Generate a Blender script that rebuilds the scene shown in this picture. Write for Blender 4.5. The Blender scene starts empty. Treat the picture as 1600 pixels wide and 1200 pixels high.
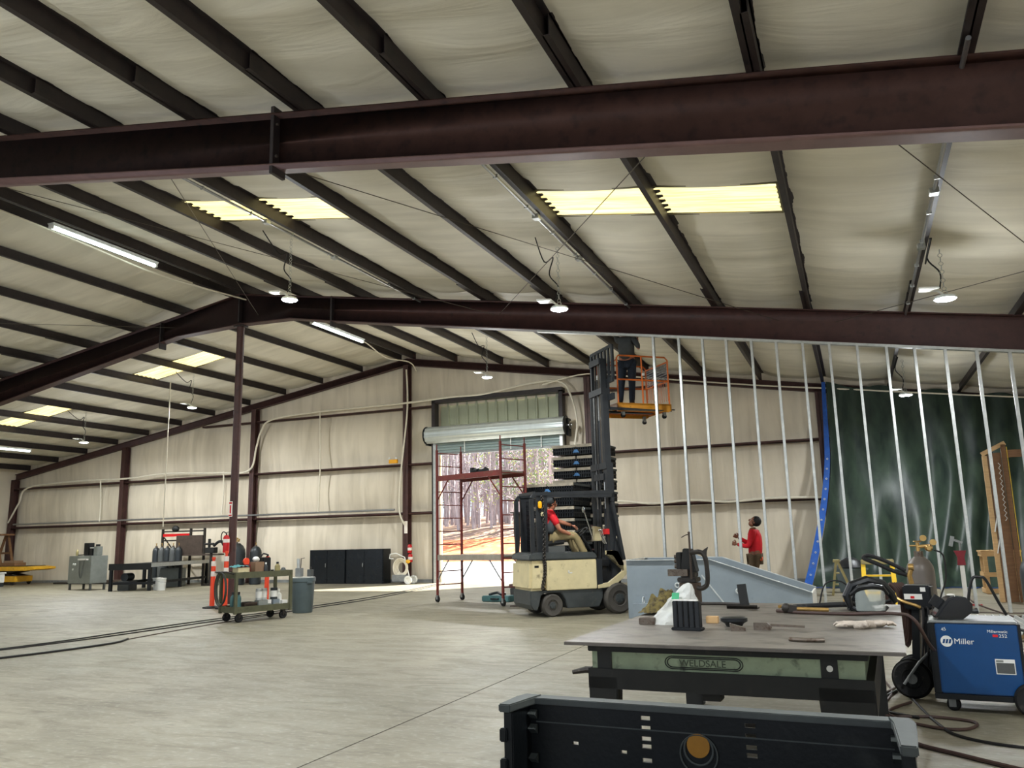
import bpy, bmesh, math, random
from mathutils import Vector as V, Matrix, Quaternion, noise
random.seed(7)
PI = math.pi
COL = bpy.context.scene.collection
def R(d): return math.radians(d)

# ---------------------------------------------------------------- materials
def new_mat(name):
    m = bpy.data.materials.new(name); m.use_nodes = True
    nt = m.node_tree; b = nt.nodes['Principled BSDF']
    return m, nt, b
def lin(c):
    return tuple(((x/255/12.92) if x/255 <= .04045 else ((x/255+.055)/1.055)**2.4) for x in c) + (1,)
def mat(name, rgb, rough=.6, metal=0., var=.25, scale=6., bump=0., bscale=40., stretch=(1,1,1), spec=.4, dirt=None, dirt_amt=.5, alpha=1., trans=0.):
    """painted / worn surface: base colour broken up by procedural noise, optional dirt colour and bump"""
    m, nt, b = new_mat(name); N = nt.nodes; L = nt.links
    tc = N.new('ShaderNodeTexCoord'); mp = N.new('ShaderNodeMapping'); mp.inputs['Scale'].default_value = stretch
    L.new(tc.outputs['Object'], mp.inputs['Vector'])
    nz = N.new('ShaderNodeTexNoise'); nz.inputs['Scale'].default_value = scale; nz.inputs['Detail'].default_value = 6; nz.inputs['Roughness'].default_value = .65
    L.new(mp.outputs[0], nz.inputs['Vector'])
    c = lin(rgb); lo = tuple(x*(1-var) for x in c[:3])+(1,); hi = tuple(min(1, x*(1+var)) for x in c[:3])+(1,)
    cr = N.new('ShaderNodeValToRGB'); cr.color_ramp.elements[0].position = .3; cr.color_ramp.elements[1].position = .7
    cr.color_ramp.elements[0].color = lo; cr.color_ramp.elements[1].color = hi
    L.new(nz.outputs['Fac'], cr.inputs['Fac']); out = cr.outputs['Color']
    if dirt:
        n2 = N.new('ShaderNodeTexNoise'); n2.inputs['Scale'].default_value = scale*2.3; n2.inputs['Detail'].default_value = 8
        L.new(mp.outputs[0], n2.inputs['Vector'])
        r2 = N.new('ShaderNodeValToRGB'); r2.color_ramp.elements[0].position = 1-dirt_amt-.08; r2.color_ramp.elements[1].position = 1-dirt_amt+.12
        L.new(n2.outputs['Fac'], r2.inputs['Fac'])
        mx = N.new('ShaderNodeMix'); mx.data_type = 'RGBA'; mx.inputs[7].default_value = lin(dirt)
        L.new(r2.outputs['Color'], mx.inputs[0]); L.new(out, mx.inputs[6]); out = mx.outputs[2]
    L.new(out, b.inputs['Base Color'])
    b.inputs['Roughness'].default_value = rough; b.inputs['Metallic'].default_value = metal
    b.inputs['Specular IOR Level'].default_value = spec
    if alpha < 1: b.inputs['Alpha'].default_value = alpha
    if trans: b.inputs['Transmission Weight'].default_value = trans
    if bump:
        n3 = N.new('ShaderNodeTexNoise'); n3.inputs['Scale'].default_value = bscale; n3.inputs['Detail'].default_value = 5
        L.new(mp.outputs[0], n3.inputs['Vector'])
        bp = N.new('ShaderNodeBump'); bp.inputs['Strength'].default_value = bump; bp.inputs['Distance'].default_value = .02
        L.new(n3.outputs['Fac'], bp.inputs['Height']); L.new(bp.outputs[0], b.inputs['Normal'])
    return m
def emis(name, rgb, s):
    m, nt, b = new_mat(name); b.inputs['Base Color'].default_value = lin(rgb)
    b.inputs['Emission Color'].default_value = lin(rgb); b.inputs['Emission Strength'].default_value = s
    return m

def concrete():
    m, nt, b = new_mat('concrete_floor'); N = nt.nodes; L = nt.links
    tc = N.new('ShaderNodeTexCoord')
    def nz(s, st=(1,1,1), rot=0, det=8, rg=.6, dist=0):
        mp = N.new('ShaderNodeMapping'); mp.inputs['Scale'].default_value = st; mp.inputs['Rotation'].default_value = (0,0,rot)
        L.new(tc.outputs['Object'], mp.inputs['Vector'])
        n = N.new('ShaderNodeTexNoise'); n.inputs['Scale'].default_value = s; n.inputs['Detail'].default_value = det; n.inputs['Roughness'].default_value = rg
        n.inputs['Distortion'].default_value = dist
        L.new(mp.outputs[0], n.inputs['Vector']); return n.outputs['Fac']
    big = nz(.35, dist=.8); mid = nz(1.3, (1,3.2,1), .35, dist=1.0); fine = nz(14, (1,1.6,1), .3)
    cr = N.new('ShaderNodeValToRGB'); cr.color_ramp.elements[0].position = .3; cr.color_ramp.elements[1].position = .68
    cr.color_ramp.elements[0].color = lin((106,100,82)); cr.color_ramp.elements[1].color = lin((142,135,115))
    L.new(big, cr.inputs['Fac'])
    def mix(a, fac, col, k0, k1, amt):
        r = N.new('ShaderNodeValToRGB'); r.color_ramp.elements[0].position = k0; r.color_ramp.elements[1].position = k1
        r.color_ramp.elements[1].color = (amt, amt, amt, 1)
        L.new(fac, r.inputs['Fac']); x = N.new('ShaderNodeMix'); x.data_type = 'RGBA'; x.inputs[7].default_value = lin(col)
        L.new(r.outputs[0], x.inputs[0]); L.new(a, x.inputs[6]); return x.outputs[2]
    o = mix(cr.outputs[0], mid, (92,86,70), .46, .7, .7)
    o = mix(o, fine, (168,163,147), .52, .75, .5)
    o = mix(o, nz(5, (1,3,1), 1.1, dist=1), (84,78,66), .56, .76, .65)
    L.new(o, b.inputs['Base Color'])
    rr = N.new('ShaderNodeMapRange'); rr.inputs['To Min'].default_value = .38; rr.inputs['To Max'].default_value = .7
    L.new(mid, rr.inputs['Value']); L.new(rr.outputs[0], b.inputs['Roughness'])
    bp = N.new('ShaderNodeBump'); bp.inputs['Strength'].default_value = .12; bp.inputs['Distance'].default_value = .02
    L.new(fine, bp.inputs['Height']); L.new(bp.outputs[0], b.inputs['Normal'])
    return m
def insulation(name, rgb, dark, foldaxis):
    """vinyl-faced fibreglass blanket: soft wrinkles running across the bays"""
    m, nt, b = new_mat(name); N = nt.nodes; L = nt.links
    tc = N.new('ShaderNodeTexCoord')
    mp = N.new('ShaderNodeMapping'); mp.inputs['Scale'].default_value = (.35,2.2,.35) if foldaxis == 'x' else (2.4,.4,.25)
    L.new(tc.outputs['Object'], mp.inputs['Vector'])
    n1 = N.new('ShaderNodeTexNoise'); n1.inputs['Scale'].default_value = 1.1; n1.inputs['Detail'].default_value = 7; n1.inputs['Distortion'].default_value = .7
    L.new(mp.outputs[0], n1.inputs['Vector'])
    n2 = N.new('ShaderNodeTexNoise'); n2.inputs['Scale'].default_value = .5; n2.inputs['Detail'].default_value = 4
    L.new(tc.outputs['Object'], n2.inputs['Vector'])
    cr = N.new('ShaderNodeValToRGB'); cr.color_ramp.elements[0].position = .32; cr.color_ramp.elements[1].position = .62
    cr.color_ramp.elements[0].color = lin(dark); cr.color_ramp.elements[1].color = lin(rgb)
    mx = N.new('ShaderNodeMath'); mx.operation = 'ADD'; mx.use_clamp = True
    ml = N.new('ShaderNodeMath'); ml.operation = 'MULTIPLY'; ml.inputs[1].default_value = .55
    L.new(n1.outputs['Fac'], ml.inputs[0]); m2 = N.new('ShaderNodeMath'); m2.operation = 'MULTIPLY'; m2.inputs[1].default_value = .5
    L.new(n2.outputs['Fac'], m2.inputs[0]); L.new(ml.outputs[0], mx.inputs[0]); L.new(m2.outputs[0], mx.inputs[1])
    L.new(mx.outputs[0], cr.inputs['Fac']); L.new(cr.outputs[0], b.inputs['Base Color'])
    b.inputs['Roughness'].default_value = .6; b.inputs['Specular IOR Level'].default_value = .2
    bp = N.new('ShaderNodeBump'); bp.inputs['Strength'].default_value = .45; bp.inputs['Distance'].default_value = .08
    L.new(n1.outputs['Fac'], bp.inputs['Height']); L.new(bp.outputs[0], b.inputs['Normal'])
    return m
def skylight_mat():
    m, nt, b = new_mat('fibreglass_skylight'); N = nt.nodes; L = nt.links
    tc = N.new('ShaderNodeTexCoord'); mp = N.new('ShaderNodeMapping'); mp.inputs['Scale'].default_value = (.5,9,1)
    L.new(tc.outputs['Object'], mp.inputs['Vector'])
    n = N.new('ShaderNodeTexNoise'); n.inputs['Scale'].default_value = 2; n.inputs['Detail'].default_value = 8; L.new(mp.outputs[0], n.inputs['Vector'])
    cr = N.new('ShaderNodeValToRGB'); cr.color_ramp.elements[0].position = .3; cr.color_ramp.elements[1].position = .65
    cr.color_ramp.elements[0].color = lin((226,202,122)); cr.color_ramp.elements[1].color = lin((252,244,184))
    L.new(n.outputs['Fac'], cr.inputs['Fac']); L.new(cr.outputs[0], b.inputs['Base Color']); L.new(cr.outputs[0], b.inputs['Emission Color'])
    b.inputs['Emission Strength'].default_value = 1.15  # emission stands in for daylight coming through the panel
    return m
M = dict(
 concrete=concrete(),
 insul=insulation('ceiling_insulation', (232,226,208), (200,194,176), 'x'),
 wall=insulation('wall_insulation', (232,220,198), (196,184,162), 'z'),
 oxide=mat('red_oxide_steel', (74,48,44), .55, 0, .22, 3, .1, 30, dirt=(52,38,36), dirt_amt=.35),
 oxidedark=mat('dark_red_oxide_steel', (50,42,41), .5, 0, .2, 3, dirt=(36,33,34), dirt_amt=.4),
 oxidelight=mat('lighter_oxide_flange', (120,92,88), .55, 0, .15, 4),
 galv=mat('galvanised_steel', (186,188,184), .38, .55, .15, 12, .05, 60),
 oxidenear=mat('brown_rafter_steel', (74,52,46), .6, 0, .2, 3, dirt=(56,42,39), dirt_amt=.4, spec=.15),  # brown base colour of the near rafter, low gloss
 galvdark=mat('dull_galvanised_steel', (140,142,140), .5, .4, .2, 8),
 conduit=mat('steel_conduit', (160,160,158), .3, .7, .1, 10),
 skylight=skylight_mat(),
 trim=mat('skylight_trim', (130,122,92), .6),
 hose=mat('ivory_hose', (226,218,198), .5, 0, .08),
 cord=mat('black_rubber_cord', (26,24,24), .6, 0, .2),
 brown_cord=mat('brown_rubber_cord', (66,48,42), .6, 0, .3, 4),
 wire=mat('steel_wire_rope', (92,84,74), .5, .5, .1),
 black=mat('black_plastic', (22,24,26), .42, 0, .35, 5, .06, 90, dirt=(52,52,48), dirt_amt=.3),
 blackmetal=mat('black_painted_metal', (20,22,24), .4, .2, .3, 5),
 rubber=mat('black_rubber', (26,26,26), .75, 0, .3, 8, dirt=(70,66,60), dirt_amt=.35),
 rubbergrey=mat('worn_grey_rubber', (74,70,64), .8, 0, .2, 8),
 bin=mat('bulk_bin_plastic', (15,18,20), .42, 0, .5, 2.2, .05, 60, dirt=(46,48,45), dirt_amt=.3, spec=.25),
 binrim=mat('dusty_bin_rim', (64,68,66), .6, 0, .25, 6),
 binlight=mat('dusty_pale_bin_rim', (176,166,146), .7, 0, .3, 8),
 bluelatch=mat('blue_latch', (70,120,170), .5),
 cream=mat('cream_forklift_paint', (206,192,150), .42, 0, .12, 3, dirt=(120,106,80), dirt_amt=.32),
 forkgrey=mat('charcoal_forklift_steel', (62,66,66), .5, .1, .2, 4, dirt=(90,88,80), dirt_amt=.3),
 guard=mat('dark_mast_steel', (34,37,40), .5, .2, .25, 5),
 chrome=mat('bright_hydraulic_rod', (190,190,186), .18, .9, .05),
 amber=mat('amber_lens', (240,170,20), .3, 0, .1),
 orange=mat('orange_cage_paint', (206,104,36), .5, 0, .15, 6, dirt=(120,74,40), dirt_amt=.3),
 yellowplat=mat('yellow_platform_paint', (198,134,34), .5, 0, .15, 5, dirt=(120,86,40), dirt_amt=.3),
 yellow=mat('yellow_paint', (222,168,40), .5, 0, .15, 4, dirt=(150,110,40), dirt_amt=.3),
 ladder=mat('yellow_fibreglass', (226,186,40), .5, 0, .12, 5),
 ladderold=mat('faded_tan_ladder', (150,138,92), .6, 0, .2, 5),
 olive=mat('olive_cart_paint', (84,84,62), .55, .1, .2, 5, dirt=(60,56,44), dirt_amt=.35),
 can=mat('grey_bin_plastic', (84,96,98), .5, 0, .12, 3),
 red=mat('red_paint', (196,26,30), .35, 0, .12, 5),
 postorange=mat('orange_delineator', (226,72,40), .45, 0, .08, 5),
 reflect=mat('white_reflective_band', (236,226,216), .35, 0, .06),
 white=mat('white_plastic', (226,226,220), .45, 0, .08),
 paper=mat('off_white_label', (214,212,204), .7, 0, .08),
 grey=mat('grey_enamel', (130,134,128), .45, .1, .12, 4, dirt=(90,90,84), dirt_amt=.25),
 greydark=mat('dark_grey_enamel', (84,86,84), .5, .1, .15, 4),
 bluegrey=mat('grey_primed_plate', (122,132,138), .55, 0, .08, 3, dirt=(104,112,118), dirt_amt=.3),
 platetop=mat('steel_plate_top', (112,106,97), .42, .2, .2, 2.6, .1, 30, (1,1.3,1), dirt=(74,69,61), dirt_amt=.42),
 plateedge=mat('steel_plate_edge', (96,90,84), .4, .5, .2, 9),
 greentable=mat('pale_green_table_paint', (142,154,126), .6, 0, .15, 7, .1, 40, dirt=(60,62,50), dirt_amt=.33),
 tableblack=mat('black_cast_table', (30,30,28), .6, .1, .3, 4, dirt=(58,54,46), dirt_amt=.3),
 blue=mat('welder_blue', (12,64,114), .35, 0, .1, 3),
 steel=mat('worn_bare_steel', (104,94,84), .45, .5, .25, 14, dirt=(70,52,40), dirt_amt=.4),
 darksteel=mat('dark_scaled_steel', (54,50,46), .5, .4, .25, 12, dirt=(88,80,70), dirt_amt=.3),
 brownsteel=mat('brown_rusty_steel', (76,64,55), .6, .2, .25, 6),
 brass=mat('brass_fitting', (186,150,90), .35, .7, .15, 10),
 cyl=mat('grey_gas_cylinder', (104,96,88), .4, .1, .12, 4, dirt=(70,62,56), dirt_amt=.3),
 cyldark=mat('charcoal_gas_cylinder', (48,52,54), .4, .1, .15, 4),
 tarp=None,
 tarpblue=mat('blue_tarp_edge', (40,84,160), .35, 0, .2, 8),
 wood=mat('pine_wood', (196,160,112), .6, 0, .18, 3, stretch=(1,1,8)),
 wooddark=mat('aged_brown_wood', (120,86,56), .65, 0, .2, 3, stretch=(1,1,8)),
 plank=mat('grey_scaffold_plank', (150,142,128), .7, 0, .2, 5),
 cardboard=mat('brown_cardboard', (132,104,80), .7, 0, .1),
 glass=mat('clear_visor', (210,220,214), .08, 0, .02, alpha=.35),
 bag=mat('clear_plastic_bag', (236,238,232), .25, 0, .05, 8, .6, 18, alpha=.5),
 glove=mat('worn_leather_glove', (178,166,152), .8, 0, .2, 10, .3, 40, dirt=(110,98,88), dirt_amt=.35),
 cloth=mat('olive_brown_cloth', (104,92,50), .85, 0, .3, 14, .5, 30, dirt=(56,48,34), dirt_amt=.45),
 teal=mat('teal_cloth', (72,128,128), .8, 0, .15, 10),
 tealcase=mat('teal_plastic_case', (74,112,112), .5, 0, .15, 5),
 skin_light=mat('sun_tanned_skin', (176,116,88), .55, 0, .08, 10),
 skin_dark=mat('brown_skin', (122,78,56), .5, 0, .08, 10),
 hair=mat('black_hair', (20,18,18), .6, 0, .3, 40, .4, 90),
 eyewhite=mat('eye', (200,196,190), .3), 
 shirt=mat('red_jersey', (204,22,36), .75, 0, .1, 8, .15, 20),
 shirtdark=mat('dark_grey_panel', (58,62,64), .8, 0, .1, 8),
 khaki=mat('khaki_trousers', (146,130,92), .8, 0, .12, 10, .2, 25),
 browncloth=mat('brown_trousers', (88,72,52), .8, 0, .15, 10, .2, 25),
 hoodie=mat('charcoal_hoodie', (66,68,66), .85, 0, .15, 10, .25, 25),
 denim=mat('dark_denim', (34,44,58), .8, 0, .2, 12, .2, 30),
 boot=mat('dark_boot', (38,30,26), .6),
 highvis=mat('orange_vest', (236,96,50), .7, 0, .1),
 lamp=emis('led_lamp_face', (236,244,255), 60.),
 tube=emis('fluorescent_tube', (226,244,240), 5.),
 fixture=mat('white_fixture_body', (220,224,222), .4),
 translucent=mat('grey_green_metal_siding', (168,172,146), .5, .1, .12, 2, stretch=(1,1,.2)),  # opaque; paler base colour stands for light passing through the sheet
 door=mat('roll_door_steel', (196,202,198), .3, .35, .08, 4, stretch=(1,1,.3)),
 shutter=mat('roll_door_curtain', (150,164,160), .4, .2, .08, 4),
 cabinet=mat('black_enamel_cabinet', (24,28,32), .22, .1, .2, 3),
 gravel=mat('pale_gravel', (200,204,210), .9, 0, .22, 1.6, .5, 14, dirt=(120,120,124), dirt_amt=.42),
 clay=mat('red_clay_bank', (200,104,70), .9, 0, .2, .5, .4, 4, dirt=(214,164,104), dirt_amt=.45),
 leaf_litter=mat('brown_forest_floor', (156,130,118), .95, 0, .25, .5, .4, 4, dirt=(190,160,120), dirt_amt=.4),
 bark=mat('pale_grey_bark', (168,160,166), .9, 0, .25, 2.5, .4, 12, (1,1,.2), dirt=(110,102,108), dirt_amt=.4),
 leaf=mat('spring_leaves', (166,180,104), .7, 0, .35, 1.5),
 leafgreen=mat('green_leaves', (112,148,92), .7, 0, .35, 1.5),
 joint=mat('dark_joint', (70,66,58), .95, spec=.1),
 mirror=mat('small_mirror', (200,205,205), .1, .9, .05),
 buckets=mat('white_bucket', (222,222,216), .5, 0, .08),
)
def tarp_mat():
    m, nt, b = new_mat('green_poly_tarp'); N = nt.nodes; L = nt.links
    tc = N.new('ShaderNodeTexCoord'); n = N.new('ShaderNodeTexNoise'); n.inputs['Scale'].default_value = 2.2; n.inputs['Detail'].default_value = 9; n.inputs['Distortion'].default_value = .4
    mp = N.new('ShaderNodeMapping'); mp.inputs['Scale'].default_value = (1.6,1,.55); L.new(tc.outputs['Object'], mp.inputs['Vector']); L.new(mp.outputs[0], n.inputs['Vector'])
    cr = N.new('ShaderNodeValToRGB'); cr.color_ramp.elements[0].position = .3; cr.color_ramp.elements[1].position = .72
    cr.color_ramp.elements[0].color = lin((28,40,35)); cr.color_ramp.elements[1].color = lin((56,70,57))
    L.new(n.outputs['Fac'], cr.inputs['Fac']); L.new(cr.outputs[0], b.inputs['Base Color'])
    b.inputs['Roughness'].default_value = .42; b.inputs['Specular IOR Level'].default_value = .25
    bp = N.new('ShaderNodeBump'); bp.inputs['Strength'].default_value = .22; bp.inputs['Distance'].default_value = .05
    L.new(n.outputs['Fac'], bp.inputs['Height']); L.new(bp.outputs[0], b.inputs['Normal'])
    return m
M['tarp'] = tarp_mat()

# ---------------------------------------------------------------- mesh builder
def frame(d):
    d = V(d).normalized(); a = V((0,0,1)) if abs(d.z) < .95 else V((1,0,0))
    x = a.cross(d).normalized(); y = d.cross(x).normalized()
    return x, y, d
class MB:
    def __init__(s): s.bm = bmesh.new(); s.mi = 0
    def face(s, vs):
        try:
            f = s.bm.faces.new(vs); f.material_index = s.mi; return f
        except ValueError: return None
    def box(s, c, size, rz=0, rx=0, ry=0):
        m = Matrix.Translation(V(c)) @ Matrix.Rotation(rz,4,'Z') @ Matrix.Rotation(ry,4,'Y') @ Matrix.Rotation(rx,4,'X')
        h = [k/2 for k in size]
        p = [s.bm.verts.new(m @ V((x*h[0],y*h[1],z*h[2]))) for x in (-1,1) for y in (-1,1) for z in (-1,1)]
        for q in ((0,1,3,2),(4,6,7,5),(0,4,5,1),(2,3,7,6),(0,2,6,4),(1,5,7,3)): s.face([p[i] for i in q])
        return s
    def rng(s, x0,x1,y0,y1,z0,z1): return s.box(((x0+x1)/2,(y0+y1)/2,(z0+z1)/2),(abs(x1-x0),abs(y1-y0),abs(z1-z0)))
    def bar(s, p, q, w, h, up=(0,0,1)):
        p, q = V(p), V(q); d = (q-p).normalized(); u = V(up)
        if abs(d.dot(u)) > .98: u = V((1,0,0))
        x = d.cross(u).normalized(); y = x.cross(d).normalized(); vs = []
        for c in (p,q):
            for a,b_ in ((-1,-1),(1,-1),(1,1),(-1,1)): vs.append(s.bm.verts.new(c + x*a*w/2 + y*b_*h/2))
        s.face(vs[0:4][::-1]); s.face(vs[4:8])
        for i in range(4): s.face([vs[i],vs[(i+1)%4],vs[4+(i+1)%4],vs[4+i]])
        return s
    def cyl(s, p, q, r, r2=None, n=14, caps=True):
        r2 = r if r2 is None else r2; p, q = V(p), V(q); x, y, d = frame(q-p)
        A = [s.bm.verts.new(p + (x*math.cos(2*PI*i/n)+y*math.sin(2*PI*i/n))*r) for i in range(n)]
        B = [s.bm.verts.new(q + (x*math.cos(2*PI*i/n)+y*math.sin(2*PI*i/n))*r2) for i in range(n)]
        for i in range(n): s.face([A[i],A[(i+1)%n],B[(i+1)%n],B[i]])
        if caps: s.face(A[::-1]); s.face(B)
        return s
    def tube(s, pts, r, n=8, caps=True, closed=False):
        pts = [V(p) for p in pts]; k = len(pts); rr = r if isinstance(r,(list,tuple)) else [r]*k; rings = []
        prev = None
        for i,p in enumerate(pts):
            if closed: t = pts[(i+1)%k]-pts[i-1]
            else: t = pts[min(i+1,k-1)]-pts[max(i-1,0)]
            if t.length < 1e-9: t = V((0,0,1))
            t.normalize()
            if prev is None: x,_,_ = frame(t)
            else:
                x = prev - t*prev.dot(t)
                if x.length < 1e-6: x,_,_ = frame(t)
                x.normalize()
            y = t.cross(x); prev = x
            rings.append([s.bm.verts.new(p+(x*math.cos(2*PI*j/n)+y*math.sin(2*PI*j/n))*rr[i]) for j in range(n)])
        m = k if closed else k-1
        for i in range(m):
            a, b_ = rings[i], rings[(i+1)%k]
            for j in range(n): s.face([a[j],a[(j+1)%n],b_[(j+1)%n],b_[j]])
        if caps and not closed: s.face(rings[0][::-1]); s.face(rings[-1])
        return s
    def lathe(s, prof, at=(0,0,0), ax=(0,0,1), n=20):
        x, y, d = frame(ax); at = V(at); rings = []
        for r,z in prof:
            if r < 1e-5: rings.append([s.bm.verts.new(at+d*z)])
            else: rings.append([s.bm.verts.new(at+d*z+(x*math.cos(2*PI*i/n)+y*math.sin(2*PI*i/n))*r) for i in range(n)])
        for a,b_ in zip(rings, rings[1:]):
            for i in range(n):
                if len(a)==1 and len(b_)==1: break
                if len(a)==1: s.face([a[0],b_[(i+1)%n],b_[i]])
                elif len(b_)==1: s.face([a[i],a[(i+1)%n],b_[0]])
                else: s.face([a[i],a[(i+1)%n],b_[(i+1)%n],b_[i]])
        return s
    def prism(s, poly, d0, d1, plane='xz'):
        def P(u,v,d): return {'xz':V((u,d,v)),'xy':V((u,v,d)),'yz':V((d,u,v))}[plane]
        A = [s.bm.verts.new(P(u,v,d0)) for u,v in poly]; B = [s.bm.verts.new(P(u,v,d1)) for u,v in poly]; n = len(poly)
        s.face(A); s.face(B[::-1])
        for i in range(n): s.face([A[i],B[i],B[(i+1)%n],A[(i+1)%n]])
        return s
    def ball(s, c, r, sc=(1,1,1), n=16, m=10, rot=None):
        c = V(c); rows = []
        for j in range(m+1):
            t = PI*j/m; k = 1 if j in (0,m) else n; row = []
            for i in range(k):
                v = V((math.sin(t)*math.cos(2*PI*i/n)*sc[0], math.sin(t)*math.sin(2*PI*i/n)*sc[1], math.cos(t)*sc[2]))*r
                if rot: v = rot @ v
                row.append(s.bm.verts.new(c+v))
            rows.append(row)
        for a,b_ in zip(rows, rows[1:]):
            for i in range(n):
                if len(a)==1: s.face([a[0],b_[i],b_[(i+1)%n]])
                elif len(b_)==1: s.face([a[i],b_[0],a[(i+1)%n]])
                else: s.face([a[i],b_[i],b_[(i+1)%n],a[(i+1)%n]])
        return s
    def torus(s, c, ax, Rr, r, n=24, m=8):
        x,y,d = frame(ax); c = V(c)
        return s.tube([c+(x*math.cos(2*PI*i/n)+y*math.sin(2*PI*i/n))*Rr for i in range(n)], r, m, closed=True)
    def grid(s, fn, nu, nv, skip=None):
        g = [[s.bm.verts.new(V(fn(i/nu, j/nv))) for j in range(nv+1)] for i in range(nu+1)]
        for i in range(nu):
            for j in range(nv):
                if skip and skip(i,j): continue
                s.face([g[i][j],g[i+1][j],g[i+1][j+1],g[i][j+1]])
        return s
    def panel(s, x0,x1,z0,z1,y0,y1, holes):
        """upright plate in XZ between y0..y1 with real rectangular openings"""
        xs = sorted({x0,x1,*[h[0] for h in holes],*[h[1] for h in holes]}); zs = sorted({z0,z1,*[h[2] for h in holes],*[h[3] for h in holes]})
        def solid(i,j):
            if i<0 or j<0 or i>=len(xs)-1 or j>=len(zs)-1: return False
            cx=(xs[i]+xs[i+1])/2; cz=(zs[j]+zs[j+1])/2
            return not any(h[0]<cx<h[1] and h[2]<cz<h[3] for h in holes)
        vv = {}
        def vt(i,j,k):
            if (i,j,k) not in vv: vv[(i,j,k)] = s.bm.verts.new((xs[i],(y0,y1)[k],zs[j]))
            return vv[(i,j,k)]
        for i in range(len(xs)-1):
            for j in range(len(zs)-1):
                if not solid(i,j): continue
                s.face([vt(i,j,0),vt(i+1,j,0),vt(i+1,j+1,0),vt(i,j+1,0)]); s.face([vt(i,j,1),vt(i,j+1,1),vt(i+1,j+1,1),vt(i+1,j,1)])
                if not solid(i-1,j): s.face([vt(i,j,0),vt(i,j+1,0),vt(i,j+1,1),vt(i,j,1)])
                if not solid(i+1,j): s.face([vt(i+1,j,0),vt(i+1,j,1),vt(i+1,j+1,1),vt(i+1,j+1,0)])
                if not solid(i,j-1): s.face([vt(i,j,0),vt(i,j,1),vt(i+1,j,1),vt(i+1,j,0)])
                if not solid(i,j+1): s.face([vt(i,j+1,0),vt(i+1,j+1,0),vt(i+1,j+1,1),vt(i,j+1,1)])
        return s
    def mesh(s, name, mats, smooth=32, bevel=0):
        bm = s.bm
        bmesh.ops.remove_doubles(bm, verts=bm.verts, dist=1e-5)
        if bevel:
            es = [e for e in bm.edges if len(e.link_faces)==2 and e.calc_face_angle(0) > R(50)]
            bmesh.ops.bevel(bm, geom=es, offset=bevel, segments=2, affect='EDGES', clamp_overlap=True)
        bmesh.ops.recalc_face_normals(bm, faces=bm.faces)
        for f in bm.faces: f.smooth = True
        for e in bm.edges: e.smooth = not (len(e.link_faces)==2 and e.calc_face_angle(0) > R(smooth))
        me = bpy.data.meshes.new(name); bm.to_mesh(me); bm.free()
        for m_ in (mats if isinstance(mats,(list,tuple)) else [mats]): me.materials.append(m_)
        return me
    def build(s, name, mats, parent=None, loc=None, rz=0, **k):
        o = bpy.data.objects.new(name, s.mesh(name, mats, **k)); COL.objects.link(o)
        if parent is not None: o.parent = parent
        if loc is not None: o.location = loc
        if rz: o.rotation_euler.z = rz
        return o
def tag(o, label=None, cat=None, group=None, kind=None):
    if label: o['label'] = label
    if cat: o['category'] = cat
    if group: o['group'] = group
    if kind: o['kind'] = kind
    return o
def thing(name, label, cat, loc=(0,0,0), rz=0, group=None):
    o = bpy.data.objects.new(name, None); COL.objects.link(o); o.empty_display_size = .2
    o.location = loc; o.rotation_euler = (0,0,rz); return tag(o, label, cat, group)
def struct(name, mb, m, **k):
    return tag(mb.build(name, m, **k), kind='structure')
KIDS = {}
def dup(root, loc=None, rz=None, label=None, group=None):
    r = root.copy(); COL.objects.link(r)
    if loc is not None: r.location = loc
    if rz is not None: r.rotation_euler.z = rz
    if label: r['label'] = label
    if group: r['group'] = group
    for ch in [c for c in bpy.data.objects if c.parent == root]:
        c = ch.copy(); COL.objects.link(c); c.parent = r
        for g in [x for x in bpy.data.objects if x.parent == ch]:
            d = g.copy(); COL.objects.link(d); d.parent = c
    return r
ORD = ['first','second','third','fourth','fifth','sixth','seventh','eighth','ninth','tenth','eleventh','twelfth','thirteenth','fourteenth','fifteenth','sixteenth']
def text_mesh(txt, size, m, parent, M4, name='lettering', ext=.0015, label=None, sx=1., bold=0):
    cu = bpy.data.curves.new(name, 'FONT'); cu.body = txt; cu.size = size; cu.extrude = ext; cu.align_x = 'LEFT'; cu.offset = bold
    tmp = bpy.data.objects.new('tmp', cu); COL.objects.link(tmp); bpy.context.view_layer.update()
    me = bpy.data.meshes.new_from_object(tmp.evaluated_get(bpy.context.evaluated_depsgraph_get()))
    bpy.data.objects.remove(tmp); me.transform(M4 @ Matrix.Diagonal((sx,1,1,1))); me.materials.clear(); me.materials.append(m)
    o = bpy.data.objects.new(name, me); COL.objects.link(o); o.parent = parent
    if label: o['label'] = label
    return o
def smooth_path(pts, k=6):
    pts = [V(p) for p in pts]; out = []
    for i in range(len(pts)-1):
        p0 = pts[max(i-1,0)]; p1 = pts[i]; p2 = pts[i+1]; p3 = pts[min(i+2,len(pts)-1)]
        for j in range(k):
            t = j/k
            out.append(.5*((2*p1)+(p2-p0)*t+(2*p0-5*p1+4*p2-p3)*t*t+(3*p1-p0-3*p2+p3)*t**3))
    out.append(pts[-1]); return out

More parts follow.
